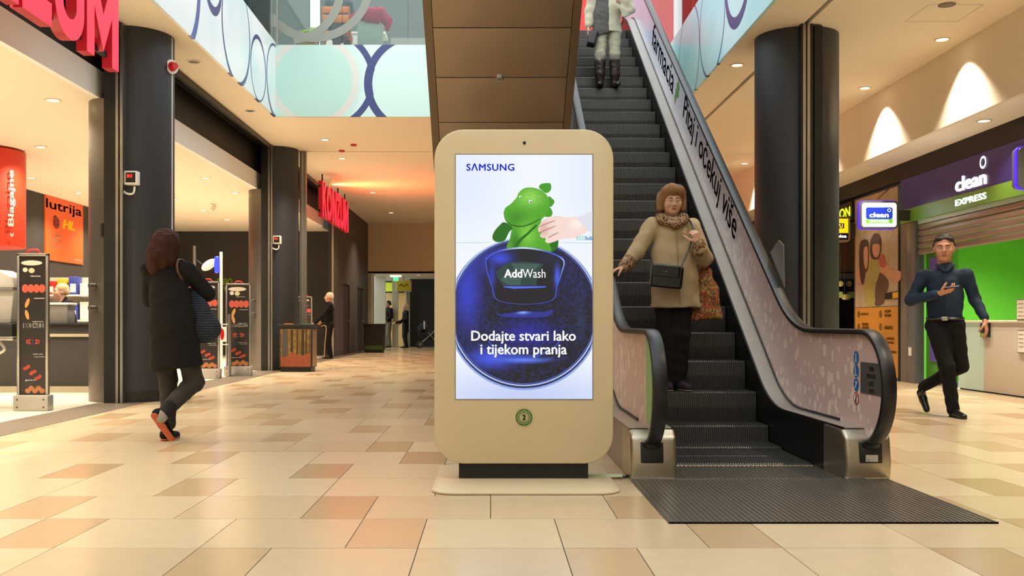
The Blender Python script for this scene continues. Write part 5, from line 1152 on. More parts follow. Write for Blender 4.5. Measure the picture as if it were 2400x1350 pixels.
q = SDF().cap((-2.55, 36.22, .55), (-2.2, 36.22, .42), .14, .15, .03).cap((-2.2, 36.22, .42), (-2.05, 36.22, .75), .13, .1, .03); sdf_obj('seat', q, .03, mat('stroller_fabric', '#1b1e26', .8), t, (0, 0, 0))
q = SDF().ell((-2.5, 36.22, .72), (.22, .2, .2)).cut((-2.5, 36.22, .66), (.5, 0, -1)); sdf_obj('hood', q, .03, mat('stroller_hood', '#2d3340', .8), t, (0, 0, 0)); MB().tube([(-2.45, 36.05, .7), (-2.45, 36.05, 1.0)], .03, 6).build('bottle', M_white, t)
# ---------------------------------------------------------------- people
M_skin = mat('skin', '#b98468', .5, var=.06, vscale=18)
M_skin2 = mat('skin_light', '#c1937a', .5, var=.06, vscale=18)
M_lip = mat('lips', '#9a5a50', .45); M_eyew = mat('eye_white', '#d6cfc6', .3); M_iris = mat('iris', '#2c211a', .2); M_brow = mat('brow', '#3a2a1e', .8)
def fabric(name, col, bump=.5, bs=9, rough=.9, var=.12, vs=14):
    return mat(name, col, rough, var=var, vscale=vs, bump=bump, bscale=bs, spec=.25)
def nrm(v): v = np.array(v, float); return v/np.linalg.norm(v)
def hand(s, W, d, th, n, curl=.5, sc=1.0, spread=.012, curls=None):
    """hand from wrist W along d; th = direction to the thumb side, n = palm facing direction; fingers bend towards n"""
    d = nrm(d); n = nrm(np.array(n)-np.dot(n, d)*d); a = np.cross(d, n); a = a if np.dot(a, th) > 0 else -a
    W = np.array(W, float); L = .088*sc
    lens = [.070, .078, .072, .056]
    for i in range(4):
        off = (1.5-i)*.0195*sc
        K = W+d*L*(1-.05*abs(i-1))+a*off
        s.cap(W+a*off*.55, K, .0165*sc, .0125*sc, .012, (n, .8))
        c0 = curl if curls is None else curls[i]; p = K; ang = c0*.55; ll = lens[i]*sc
        for j, f in enumerate((.46, .31, .25)):
            dd = d*math.cos(ang)+n*math.sin(ang)+a*(1.5-i)*spread*3; dd = dd/np.linalg.norm(dd)
            q = p+dd*ll*f; s.cap(p, q, (.0098-.0009*j)*sc, (.0090-.0009*j)*sc, .004); p = q; ang += c0*.85
    T0 = W+d*.025*sc+a*.022*sc; T1 = T0+(a*.75+d*.62+n*.35)*.038*sc; T2 = T1+(a*.25+d*.85+n*.45*(1+curl))*.032*sc; T3 = T2+(d*.75+n*.5*(1+curl)-a*.15)*.024*sc
    s.cap(T0, T1, .0165*sc, .0125*sc, .012).cap(T1, T2, .0118*sc, .0105*sc, .005).cap(T2, T3, .0105*sc, .0085*sc, .004)
    return W+d*L*.9+n*.02
def head(s, C, R, sc=1.0, nose=1.0, jaw=1.0):
    """head centred at C, rotation R (face looks along local -y)"""
    g = lambda *p: tuple(np.array(C)+np.array(R @ Vector(p))*sc)
    e = lambda c, r, k=.02, op='+': s.ell(g(*c), tuple(np.array(r)*sc), k, R, op)
    e((0, .018, .035), (.076, .094, .088)); e((0, -.02, -.03), (.062*jaw, .07, .082), .03); e((0, -.05, -.085), (.03*jaw, .032, .026), .03)
    e((.036, -.062, -.02), (.028, .026, .03), .02); e((-.036, -.062, -.02), (.028, .026, .03), .02)
    s.cap(g(-.038, -.077, .028), g(.038, -.077, .028), .013*sc, .013*sc, .018)
    for x in (-1, 1): e((.031*x, -.098, .008), (.017, .016, .011), .012, '-')
    s.cap(g(0, -.086, .022), g(0, -.108*nose, -.022), .0085*sc, .0125*sc, .008); e((.011, -.094, -.028), (.009, .011, .008), .006); e((-.011, -.094, -.028), (.009, .011, .008), .006)
    s.cap(g(-.02, -.082, -.058), g(.02, -.082, -.058), .0085*sc, .0085*sc, .008)
    for x in (-1, 1): e((.077*x, .012, -.005), (.009, .02, .03), .008)
    s.cap(g(0, .02, -.06), g(0, .035, -.16), .054*sc, .056*sc, .03)
    return g
def face(t, g, R, sc, brow=M_brow, lip=M_lip, lid=.0015, skin=M_skin2):
    for x in (-1, 1):
        c = g(.031*x, -.0815, .009); q = SDF().ell(c, (.0125*sc, .0115*sc, .0085*sc))
        sdf_obj('eyeball', q, .0022*sc, M_eyew, t, WLOC[t.name])
        c = g(.031*x, -.0915, .008); q = SDF().ell(c, (.0052*sc, .003*sc, .0052*sc)); sdf_obj('iris', q, .0016*sc, M_iris, t, WLOC[t.name])
        q = SDF(); q.chain([g(.016*x, -.091, .026), g(.032*x, -.092, .031), g(.048*x, -.084, .026)], [.0035*sc, .0042*sc, .0025*sc], .003); sdf_obj('eyebrow', q, .002*sc, brow, t, WLOC[t.name])
    for x in (-1, 1):
        c = g(.031*x, -.0815, .0095); q = SDF().ell(c, (.0142*sc, .0128*sc, .0098*sc), .001, R).cut(tuple(Vector(c)+R @ Vector((0, 0, lid*sc))), tuple(R @ Vector((0, .25, -1)))); sdf_obj('eyelid', q, .0018*sc, skin, t, WLOC[t.name])
    q = SDF().chain([g(-.021, -.087, -.057), g(-.007, -.0925, -.054), g(.007, -.0925, -.054), g(.021, -.087, -.057)], [.0028*sc, .0042*sc, .0042*sc, .0028*sc], .003).chain([g(-.018, -.087, -.06), g(0, -.0915, -.064), g(.018, -.087, -.06)], [.003*sc, .0055*sc, .003*sc], .003)
    sdf_obj('lips', q, .002*sc, lip, t, WLOC[t.name])
def body(s, J, sl=1.0):
    """bare figure under the clothes, from joint dict J"""
    j = {k: np.array(v, float) for k, v in J.items()}
    pel = (j['hL']+j['hR'])/2; ch = (j['sL']+j['sR'])/2
    ax = nrm(np.cross(j['sL']-j['sR'], (0, 0, 1)))
    mid = pel*.45+ch*.55
    s.chain([pel, mid, ch-np.array((0, 0, .13))], [.13*sl, .115*sl, .125*sl], .04, (ax, .68))
    s.cap(j['sL'], j['sR'], .05*sl, .05*sl, .03); s.cap(ch+np.array((0, 0, -.02)), j['neck'], .06*sl, .05*sl, .03)
    for q in 'LR':
        s.chain([j['s'+q], j['e'+q], j['w'+q]], [.05*sl, .038*sl, .026*sl], .02)
        s.chain([j['h'+q], j['k'+q], j['a'+q]], [.085*sl, .055*sl, .036*sl], .03)
    return j
def shoe(t, heel, toe, up, m, msole, w=.042, high=.0, label=None):
    h, o, u = np.array(heel, float), np.array(toe, float), nrm(up); L = o-h
    s = SDF().cap(h+u*.045+L*.12, h+u*.04+L*.4, w*.85, w*.9, .02).cap(h+u*.04+L*.4, o+u*.024-L*.1, w*.9, w*.72, .02).cap(h+u*.05+L*.14, h+u*(.095+high)+L*.2, w*.85, w*.8, .03)
    s.cut(h+u*.012, -u); sdf_obj('shoe', s, .006, m, t, WLOC[t.name], label)
    s = SDF().cap(h+u*.01+L*.1, h+u*.008+L*.45, w*.85, w*.78, .01, (u, .3)).cap(h+u*.008+L*.45, o+u*.008-L*.1, w*.8, w*.74, .01, (u, .3)); sdf_obj('shoe_sole', s, .006, msole, t, WLOC[t.name])
def limb(s, pts, rs, k=.03, flat=None): s.chain(pts, rs, k, flat); return s
def person(label, loc): return thing('person', label, 'person', loc)
def skinbody(t, s, res=.0055, m=M_skin): return sdf_obj('body', s, res, m, t, WLOC[t.name])
def cloth(t, name, s, m, res=.008, wob=(.0022, 26), label=None): return sdf_obj(name, s, res, m, t, WLOC[t.name], label, wob)
UP = (0, 0, 1)
# ---- woman seen from behind, long dark coat, crocheted bag
A = person('person in a long black coat and dark jeans walking away, seen from behind', (-2.51, 7.66, 0))
J = dict(hL=(-.06, 0, .86), hR=(.09, 0, .86), kL=(-.035, .05, .47), aL=(-.035, .06, .09), kR=(.17, .05, .46), aR=(.03, -.19, .25), sL=(-.17, 0, 1.345), sR=(.125, .03, 1.345), eL=(-.2, .13, 1.1), wL=(.02, .3, 1.14), eR=(.25, .12, 1.16), wR=(.1, .33, 1.2), neck=(-.03, .01, 1.42))
s = SDF(); j = body(s, J, .85); Rh = rotm(math.pi-.35, 0, 0) @ rotm(0, .25, 0); g = head(s, (-.035, .03, 1.54), Rh); hand(s, J['wL'], (.7, .6, .2), (0, 0, 1), (0, -1, 0), .9); hand(s, J['wR'], (-.5, .7, .3), (0, 0, 1), (-1, 0, 0), .9)
skinbody(A, s, .007)
M_coatA = fabric('coat_black_brown', '#14100d', .6, 60, var=.3, vs=60)
s = SDF(); ax = (0.1, 1, 0)
s.chain([(-.02, .01, 1.24), (0, .0, 1.1), (.02, 0, .92), (.045, .01, .545)], [.148, .155, .182, .21], .04, (ax, .7)).cap((-.15, .01, 1.325), (.11, .03, 1.325), .062, .062, .04).cap((-.02, 0, 1.3), (-.02, 0, 1.36), .1, .075, .04)
s.chain([J['sL'], J['eL'], J['wL']], [.066, .058, .048], .025).chain([J['sR'], J['eR'], J['wR']], [.066, .058, .05], .025).cap((-.03, .0, 1.38), (-.03, .02, 1.42), .07, .065, .03)
s.cut((0, 0, .56), (0.12, 0, -1)); cloth(A, 'coat', s, M_coatA, .008, (.004, 24))
M_jeans = fabric('jeans_dark_grey', '#37322c', .5, 14, var=.25, vs=9)
s = SDF(); s.chain([(-.05, 0, .76), J['kL'], (-.035, .06, .13)], [.085, .07, .056], .03).chain([(.1, 0, .76), J['kR'], (.045, -.16, .28)], [.085, .074, .058], .03); cloth(A, 'trousers', s, M_jeans, .008, (.003, 40))
s = SDF(); s.cap((.045, -.16, .28), (.03, -.19, .245), .062, .05, .01); cloth(A, 'cuff', s, mat('cuff_black', '#0e0c0b', .9), .008, None)
M_shoeA = fabric('sneaker_black', '#10141a', .2, 60); M_soleA = mat('sole_orange', '#b0502a', .6, var=.2, vscale=20)
shoe(A, (-.05, -.02, 0), (-.02, .24, 0), UP, M_shoeA, M_soleA, label='black sneaker with orange sole')
shoe(A, (-.055, -.25, .23), (.065, -.15, .012), (.1, .75, .55), M_shoeA, M_soleA, label='black sneaker with orange sole turned up')
s = SDF(); s.cap((.02, -.2, .235), (.0, -.21, .2), .042, .04, .01); cloth(A, 'sock', s, mat('sock_grey', '#8d877d', .9, var=.3, vscale=60), .007, None)
M_hairA = mat('hair_dark_brown', '#34190e', .75, var=.4, vscale=40, bump=.8, bscale=30, aniso=(4, 4, .35), spec=.2)
s = SDF().ell((-.035, .02, 1.565), (.096, .108, .105), .03).chain([(-.05, -.03, 1.55), (-.07, -.05, 1.44), (-.1, -.05, 1.36)], [.088, .092, .06], .05).chain([(.0, -.04, 1.55), (.0, -.05, 1.43)], [.08, .07], .04).cap((-.12, 0, 1.5), (-.15, -.02, 1.38), .045, .03, .04)
cloth(A, 'hair', s, M_hairA, .007, (.006, 55, .5))
B = thing('crocheted_bag', 'large slate blue crocheted shoulder bag on the arm of the black-coated walker', 'bag', (-2.26, 7.72, .78))
def crochet():
    m = bpy.data.materials.new('crochet_yarn'); m.use_nodes = True; t = NT(m); b = t.n['Principled BSDF']; tc = t.new('ShaderNodeTexCoord')
    w1 = t.new('ShaderNodeTexWave', bands_direction='Z'); w1.inputs['Scale'].default_value = 16; w1.inputs['Distortion'].default_value = 1.5; w2 = t.new('ShaderNodeTexWave', bands_direction='X'); w2.inputs['Scale'].default_value = 18; w2.inputs['Distortion'].default_value = 2
    for w_ in (w1, w2): t.l.new(tc.outputs['Object'], w_.inputs['Vector'])
    h = t.math('MULTIPLY', w1.outputs['Fac'], t.math('ADD', t.math('MULTIPLY', w2.outputs['Fac'], .5), .5)); t.l.new(t.mix(h, lin('#0a0d14'), lin('#3a4757')), b.inputs['Base Color']); b.inputs['Roughness'].default_value = .9
    bp = t.new('ShaderNodeBump'); bp.inputs['Distance'].default_value = .02; t.l.new(h, bp.inputs['Height']); t.l.new(bp.outputs[0], b.inputs['Normal']); return m
s = SDF().chain([(.14, .08, 1.17), (.19, .06, 1.02), (.235, .06, .9)], [.04, .1, .12], .05, ((.3, 1, 0), .6)).ell((.24, .06, .88), (.14, .085, .11), .05)
s.cut((0, 0, .785), (-.15, 0, -1)); v = sdf_obj('bag_body', s, .009, crochet(), B, (-2.51, 7.66, 0))
MB().tube(spline([(-2.51+a, 7.66+b, c) for a, b, c in ((.13, .09, 1.15), (.09, -.09, 1.32), (.07, -.03, 1.415), (.1, .1, 1.38), (.17, .12, 1.15))], 6, False), .011, 8).build('strap', mat('strap_brown', '#4a2318', .5), B, smooth=True)
# ---- woman on the escalator
Bp = person('older person in a beige coat with leopard collar riding down the escalator', (1.45, 7.86, .383))
J = dict(hL=(.09, .03, .84), hR=(-.04, .03, .84), kL=(.08, .0, .45), aL=(.075, .03, .08), kR=(-.03, .02, .45), aR=(-.02, .05, .08), sL=(.175, .02, 1.32), sR=(-.15, .02, 1.325), eL=(.26, -.03, 1.06), wL=(.185, -.17, 1.17), eR=(-.275, -.03, 1.12), wR=(-.385, -.085, .995), neck=(.01, .02, 1.38))
s = SDF(); j = body(s, J, .88); Rh = rotm(.02, 0, 0) @ rotm(0, .17, 0); HC_ = (.01, .0, 1.525); g = head(s, HC_, Rh, 1.0, 1.0, 1.08)
hand(s, J['wR'], (-.85, -.1, -.35), (0, -1, .2), (-.1, 0, -1), .45, .95); hand(s, J['wL'], (-.35, -.25, .9), (-.6, -.6, -.2), (-.5, .85, 0), 1.45, .95)
skinbody(Bp, s, .005, M_skin2); face(Bp, g, Rh, 1.0, brow=mat('brow_light', '#7a5a42', .8), lid=-.001)
M_coatB = fabric('coat_beige', '#a58f6c', .45, 12, var=.06, rough=.6)
s = SDF(); ax = (0, 1, 0)
s.chain([(.015, .02, 1.2), (.015, .01, 1.08), (.03, .01, .92), (.042, .02, .64)], [.155, .165, .182, .205], .04, (ax, .68)).cap((-.13, .02, 1.295), (.155, .02, 1.295), .062, .062, .04).cap((.012, .02, 1.26), (.012, .02, 1.345), .11, .075, .05)
s.chain([J['sR'], J['eR'], (-.35, -.075, 1.03)], [.07, .064, .056], .025).chain([J['sL'], J['eL'], (.205, -.14, 1.13)], [.07, .066, .056], .025)
s.cut((0, 0, .665), (0, 0, -1)); s.cap((.075, -.16, .62), (.085, -.16, .92), .02, .008, .02, None, '-'); cloth(Bp, 'coat', s, M_coatB, .007, (.0045, 21))
# front placket and seams
s = SDF().chain([(.02, -.108, 1.33), (.03, -.12, 1.15), (.04, -.128, .93), (.05, -.14, .69)], [.006]*4, .004, ((1, 0, 0), .8)); cloth(Bp, 'placket', s, mat('placket_beige', '#8a7553', .7), .0045, None)
def leopard():
    m = bpy.data.materials.new('leopard_fur'); m.use_nodes = True; t = NT(m); b = t.n['Principled BSDF']; tc = t.new('ShaderNodeTexCoord')
    vo = t.new('ShaderNodeTexVoronoi', feature='F1'); vo.inputs['Scale'].default_value = 75; nz = t.new('ShaderNodeTexNoise'); nz.inputs['Scale'].default_value = 60; t.l.new(tc.outputs['Object'], nz.inputs['Vector']); t.l.new(t.mix(.03, tc.outputs['Object'], nz.outputs['Color'], 'LINEAR_LIGHT'), vo.inputs['Vector'])
    a = t.math('LESS_THAN', vo.outputs['Distance'], .5); c = t.math('LESS_THAN', vo.outputs['Distance'], .2)
    t.l.new(t.mix(c, t.mix(a, lin('#a5825c'), lin('#1c100a')), lin('#7a5030')), b.inputs['Base Color']); b.inputs['Roughness'].default_value = .95; return m
M_leo = leopard()
s = SDF().chain([(-.085, .01, 1.385), (-.075, -.06, 1.37), (.0, -.115, 1.325)], [.036, .038, .03], .03).chain([(.1, .01, 1.385), (.09, -.06, 1.37), (.03, -.115, 1.325)], [.036, .038, .03], .03).chain([(-.085, .01, 1.385), (0, .08, 1.4), (.1, .01, 1.385)], [.036, .04, .036], .03); cloth(Bp, 'collar', s, M_leo, .006, (.003, 60))
s = SDF().cap((-.345, -.074, 1.035), (-.385, -.087, .99), .058, .05, .01); cloth(Bp, 'fur_cuff', s, M_leo, .006, (.003, 60)); s = SDF().cap((.207, -.135, 1.125), (.19, -.165, 1.165), .058, .05, .01); cloth(Bp, 'fur_cuff', s, M_leo, .006, (.003, 60))
M_trB = fabric('trousers_black_brown', '#17110e', .4, 14)
s = SDF().chain([(.085, .03, .78), J['kL'], (.075, .03, .06)], [.095, .075, .055], .03).chain([(-.04, .03, .78), J['kR'], (-.02, .05, .06)], [.095, .075, .055], .03); cloth(Bp, 'trousers', s, M_trB, .008, (.003, 36))
shB = fabric('shoe_dark_B', '#2a1c24', .2, 40); slB = mat('sole_tan', '#8f7d62', .6)
shoe(Bp, (.07, .09, .0), (.12, -.15, .0), UP, shB, slB); shoe(Bp, (-.02, .1, .0), (-.03, -.13, .0), UP, shB, slB)
M_hairB = mat('hair_auburn', '#8a6443', .65, var=.45, vscale=30, bump=.8, bscale=30, aniso=(4, 4, .5), spec=.25)
gg = lambda *p: tuple(np.array(HC_)+np.array(Rh @ Vector(p)))
s = SDF().ell(gg(0, .03, .052), (.092, .1, .088), .03, Rh).cap(gg(-.085, .02, .03), gg(-.088, .01, -.055), .034, .034, .04).cap(gg(.085, .02, .03), gg(.084, .015, -.06), .032, .03, .04).cap(gg(-.06, .08, .0), gg(.06, .08, -.0), .05, .05, .05).cap(gg(-.05, .07, -.06), gg(.05, .07, -.06), .045, .045, .04).chain([gg(-.075, -.05, .085), gg(-.02, -.078, .098), gg(.045, -.072, .09), gg(.08, -.03, .06)], [.024, .028, .028, .022], .04).cap(gg(-.08, -.04, .07), gg(-.09, .0, .0), .022, .03, .03)
cloth(Bp, 'hair', s, M_hairB, .006, (.004, 60, .5))
gl = thing('glasses', 'thin gold rimmed glasses worn by the beige-coated rider', 'glasses', Vector((1.45, 7.86, .383))+Vector(gg(0, -.1, .005)))
base = Vector((1.45, 7.86, .383)); mgl = mat('gold_rim', '#a88a55', .3, 1)
for x in (-1, 1): MB().tube([base+Vector(gg(.033*x+.024*math.cos(a*math.pi/10), -.108, .004+.017*math.sin(a*math.pi/10))) for a in range(20)], .0012, 5, closed=True).build('rim', mgl, gl, smooth=True); MB().tube([base+Vector(gg(.057*x, -.107, .008)), base+Vector(gg(.08*x, -.06, .01)), base+Vector(gg(.084*x, .01, .006))], .0014, 5).build('temple', mgl, gl)
MB().tube([base+Vector(gg(-.009, -.11, .008)), base+Vector(gg(.009, -.11, .008))], .0013, 5).build('bridge', mgl, gl)
# her bags
hb = thing('handbag', 'black studded crossbody handbag worn over the beige coat', 'handbag', (1.4, 7.66, 1.2)); M_pat = mat('patent_black', '#0e0b0c', .22, var=.2, vscale=14, bump=.15, bscale=20, spec=.6)
bs = Vector((1.45, 7.86, .383))
s = SDF().box((-.075, -.215, .905), (.105, .03, .07), .02, .01, rotm(0, 0, .1)); sdf_obj('bag_body', s, .007, M_pat, hb, bs); s = SDF().box((-.085, -.245, .945), (.1, .012, .04), .012, .01, rotm(0, 0, .1)); fl = sdf_obj('flap', s, .006, M_pat, hb, bs)
for x, z in ((-.105, .945), (-.085, .943), (-.175, .88), (.0, .865)): MB().lathe([(0, -.008), (.007, -.004), (.008, 0), (.007, .004), (0, .008)], bs+Vector((x, -.262 if z > .9 else -.25, z)), 10).build('stud', M_alu, hb, smooth=True)
MB().tube(spline([bs+Vector(p) for p in ((.03, -.2, .96), (.1, -.165, 1.1), (.15, -.15, 1.25), (.135, -.105, 1.345), (.1, -.02, 1.4))], 6, False), .007, 6).build('strap', M_pat, hb); MB().tube(spline([bs+Vector(p) for p in ((-.175, -.2, .97), (-.175, -.14, 1.0), (-.16, .0, 1.05))], 6, False), .007, 6).build('strap', M_pat, hb)
tb = thing('tote_bag', 'orange and brown floral tote bag hanging beside the beige coat', 'bag', (1.75, 7.92, .95))
def floral():
    m = bpy.data.materials.new('floral_cloth'); m.use_nodes = True; t = NT(m); b = t.n['Principled BSDF']; tc = t.new('ShaderNodeTexCoord')
    vo = t.new('ShaderNodeTexVoronoi', feature='F1'); vo.inputs['Scale'].default_value = 24; nz = t.new('ShaderNodeTexNoise'); nz.inputs['Scale'].default_value = 22; nz.inputs['Distortion'].default_value = 2
    for q in (vo, nz): t.l.new(tc.outputs['Object'], q.inputs['Vector'])
    r = t.new('ShaderNodeValToRGB'); r.color_ramp.interpolation = 'CONSTANT'
    for p, c in ((0, '#5a1c10'), (.4, '#a3431c'), (.48, '#2c2616'), (.54, '#9a7a30'), (.62, '#4a4a24'), (.7, '#b05a24')):
        e = r.color_ramp.elements[0] if p == 0 else r.color_ramp.elements.new(p); e.color = lin(c)
    t.l.new(nz.outputs[0], r.inputs[0]); t.l.new(t.mix(t.math('LESS_THAN', vo.outputs['Distance'], .22), r.outputs[0], lin('#b5772c')), b.inputs['Base Color']); b.inputs['Roughness'].default_value = .8; return m
s = SDF().chain([(.285, .06, .95), (.29, .06, .78), (.29, .06, .62)], [.055, .1, .125], .05, ((.15, 1, 0), .55)).cap((.2, .06, .6), (.37, .06, .6), .06, .06, .04); s.cut((0, 0, .555), (.05, 0, -1)); sdf_obj('bag_body', s, .008, floral(), tb, bs, wob=(.005, 24)); MB().tube(spline([bs+Vector(p) for p in ((.26, .04, .95), (.26, .0, 1.03), (.275, -.03, 1.085), (.3, .0, 1.05), (.31, .06, .95))], 6, False), .012, 6).build('handle', MATS.get('x') or floral(), tb)
# ---- man with phone
D = person('person in a navy shirt and black trousers walking while looking at a phone', (4.50, 9.7, 0))
ROT[D.name] = -.38
J = dict(hL=(.1, .0, .93), hR=(-.08, .0, .93), kL=(.15, .03, .5), aL=(-.19, .32, .25), kR=(.02, -.1, .5), aR=(.083, -.1, .09), sL=(.205, .0, 1.40), sR=(-.19, .0, 1.40), eL=(.28, .06, 1.16), wL=(.36, -.07, .945), eR=(-.3, .0, 1.15), wR=(-.05, -.22, 1.21), neck=(.01, .0, 1.49))
s = SDF(); j = body(s, J, .88); Rh = rotm(-.06, 0, 0) @ rotm(0, .05, 0); HD = (.0, -.02, 1.66); g = head(s, HD, Rh, 1.16, 1.0, 1.05)
hand(s, J['wR'], (.85, -.3, .3), (.2, -.9, .5), (-.1, .35, .9), .55, 1.08); hand(s, J['wL'], (.12, -.15, -.97), (-.5, -.8, 0), (-.75, .2, -.1), .45, 1.08)
skinbody(D, s, .0055, M_skin); face(D, g, Rh, 1.16, skin=M_skin)
M_shirt = fabric('shirt_navy', '#1c2b3e', .4, 11, rough=.75, var=.08)
s = SDF(); ax = (0, 1, 0)
s.chain([(.01, .0, 1.27), (.01, -.005, 1.15), (.01, .0, .955)], [.163, .16, .155], .04, (ax, .68)).cap((-.165, 0, 1.39), (.18, 0, 1.39), .062, .062, .04).cap((.01, 0, 1.34), (.01, 0, 1.44), .105, .075, .05).cap((.01, 0, 1.44), (.01, 0, 1.485), .07, .062, .02)
s.chain([J['sR'], J['eR'], (-.08, -.2, 1.2)], [.064, .056, .046], .025).chain([J['sL'], J['eL'], (.35, -.05, .98)], [.064, .055, .044], .025)
s.cut((0, 0, .955), UP[::1] and (0, 0, -1)); cloth(D, 'shirt', s, M_shirt, .007, (.004, 25))
s = SDF().chain([(-.02, -.118, 1.43), (.0, -.128, 1.2), (.0, -.122, .97)], [.0045]*3, .003, ((1, 0, 0), .9)); cloth(D, 'button_placket', s, mat('placket_navy', '#0f1826', .8), .004, None)
s = SDF().chain([(-.065, -.01, 1.5), (-.05, -.065, 1.485), (-.005, -.1, 1.435)], [.013, .015, .011], .008).chain([(.085, -.01, 1.5), (.07, -.065, 1.485), (.02, -.1, 1.435)], [.013, .015, .011], .008).chain([(-.065, -.01, 1.5), (.01, .07, 1.52), (.085, -.01, 1.5)], [.013, .015, .013], .008); cloth(D, 'collar', s, mat('collar_navy', '#15202f', .8), .005, None)
M_trD = fabric('trousers_black', '#0d0b0b', .4, 14)
s = SDF().chain([(.095, 0, .9), J['kL'], (-.175, .3, .27)], [.098, .073, .054], .03).chain([(-.075, 0, .9), J['kR'], (.078, -.1, .07)], [.098, .073, .058], .03).cap((-.07, 0, .92), (.09, 0, .92), .085, .085, .04, ((0, 1, 0), .95)); s.cut((0, 0, .985), UP); cloth(D, 'trousers', s, M_trD, .008, (.003, 32))
MB().tube([Vector(D.location)+rotm(-.38) @ Vector((.01+.163*math.cos(a*math.pi/14), .115*math.sin(a*math.pi/14), .968)) for a in range(28)], .016, 6, closed=True).build('belt', mat('belt_black', '#0a0908', .35), D, smooth=True); MB().obox(Vector(D.location)+rotm(-.38) @ Vector((.0, -.13, .968)), [rotm(-.38) @ Vector(v) for v in ((1, 0, 0), (0, 1, 0), (0, 0, 1))], (.026, .004, .02)).build('buckle', M_alu, D, .002)
M_shoeD = mat('leather_black', '#0c0a09', .3, var=.2)
shoe(D, (.06, -.04, 0), (.17, -.30, 0), UP, M_shoeD, M_dark); shoe(D, (-.21, .39, .2), (-.14, .26, .01), (.1, -.8, .62), M_shoeD, M_dark)
M_hairD = mat('hair_dark', '#1c130d', .6, var=.3, vscale=50, bump=.3, bscale=80)
gg2 = lambda *p: tuple(np.array(HD)+np.array(Rh @ Vector(p))*1.16)
s = SDF().ell(gg2(0, .032, .048), (.094, .108, .099), .02, Rh).cap(gg2(-.05, -.045, .083), gg2(.05, -.045, .083), .02, .02, .03).cap(gg2(-.075, .02, .03), gg2(-.074, .02, .0), .016, .012, .02).cap(gg2(.075, .02, .03), gg2(.074, .02, .0), .016, .012, .02).cap(gg2(-.04, .085, .0), gg2(.04, .085, .0), .04, .04, .03); cloth(D, 'hair', s, M_hairD, .006, (.003, 70))
ph = thing('mobile_phone', 'black mobile phone in the hand of the navy-shirted walker', 'phone', (4.5, 9.4, 1.27)); c = Vector((4.5, 9.7, 0))+rotm(-.38) @ Vector((.055, -.27, 1.27)); MB().obox(c, ((.8, -.55, .1), (.5, .8, .15), (-.1, -.1, 1)), (.068, .034, .005)).build('case', M_dark, ph, .003); MB().obox(c+Vector((0, 0, .006)), ((.8, -.55, .1), (.5, .8, .15), (-.1, -.1, 1)), (.064, .031, .0006)).build('glass', mat('phone_glass', '#9aa3b0', .1), ph)
# ---- woman near the top of the escalator
C = person('person in a light open coat, grey scarf and brown boots high on the escalator', (1.57, 13.12, 4.072))
J = dict(hL=(.09, .03, .84), hR=(-.09, .03, .84), kL=(.095, .0, .46), aL=(.1, .03, .08), kR=(-.1, .0, .46), aR=(-.1, .03, .08), sL=(.17, .02, 1.34), sR=(-.17, .02, 1.34), eL=(.24, .02, 1.08), wL=(.2, -.18, 1.1), eR=(-.23, .05, 1.06), wR=(-.26, -.02, .8), neck=(0, .02, 1.4))
s = SDF(); body(s, J, .85); Rh = rotm(0); g = head(s, (0, .0, 1.54), Rh); hand(s, J['wR'], (-.05, -.1, -1), (0, -1, 0), (1, 0, 0), 1.2); hand(s, J['wL'], (-.5, -.7, 0), (0, 0, 1), (-1, 0, 0), .8); skinbody(C, s, .008, M_skin2); face(C, g, Rh, 1.0)
M_coatC = fabric('coat_sand', '#c5bda4', .4, 12, var=.06)
s = SDF().chain([(0, .02, 1.22), (0, .02, 1.05), (0, .03, .74)], [.155, .165, .195], .04, ((0, 1, 0), .68)).cap((-.15, .02, 1.31), (.15, .02, 1.31), .062, .062, .04).chain([J['sL'], J['eL'], (.2, -.15, 1.1)], [.075, .07, .06], .04).chain([J['sR'], J['eR'], (-.255, .0, .86)], [.075, .068, .055], .04); s.cut((0, 0, .745), (0, 0, -1)); s.box((-.075, -.2, 1.0), (.065, .14, .6), .01, .02, None, '-'); cloth(C, 'coat', s, M_coatC, .009, (.004, 24))
s = SDF().chain([(-.03, .01, 1.34), (-.05, .0, 1.0), (-.06, .0, .76)], [.12, .135, .145], .04, ((0, 1, 0), .7)); s.cut((0, 0, .73), (.3, 0, -1)); cloth(C, 'tunic', s, mat('tunic_grey', '#5a5854', .95, var=.8, vscale=60), .009, (.003, 40))
s = SDF().chain([(.14, -.22, 1.12), (.22, -.22, 1.1), (.27, -.2, 1.0)], [.05, .06, .07], .03).cap((.17, -.24, 1.1), (.2, -.23, .92), .045, .05, .03, ((0, 1, 0), .5)); cloth(C, 'scarf', s, M_coatC, .009, (.006, 30))
s = SDF().chain([(.09, .03, .8), J['kL'], (.1, .03, .32)], [.095, .068, .05], .03).chain([(-.09, .03, .8), J['kR'], (-.1, .03, .32)], [.095, .068, .05], .03); cloth(C, 'trousers', s, fabric('trousers_cream', '#b3aa93', .6, 16), .008, (.004, 44))
M_boot = mat('boot_brown', '#2d1a12', .35, var=.25, vscale=12, bump=.2, bscale=16)
for x in (-.1, .1):
    s = SDF().chain([(x, .03, .39), (x, .03, .2), (x, .04, .08)], [.078, .064, .05], .02).cap((x, .05, .04), (x*1.2, -.14, .03), .042, .036, .03); s.cut((x, 0, .39), UP); s.cut((x, 0, .004), (0, 0, -1)); cloth(C, 'boot', s, M_boot, .008, (.002, 50))
s = SDF().ell((0, .03, 1.6), (.09, .1, .09)).cap((-.08, .03, 1.56), (-.08, .03, 1.42), .035, .03).cap((.08, .03, 1.56), (.08, .03, 1.42), .035, .03).cap((0, .09, 1.55), (0, .08, 1.42), .06, .05); cloth(C, 'hair', s, M_hairB, .009, (.004, 50))
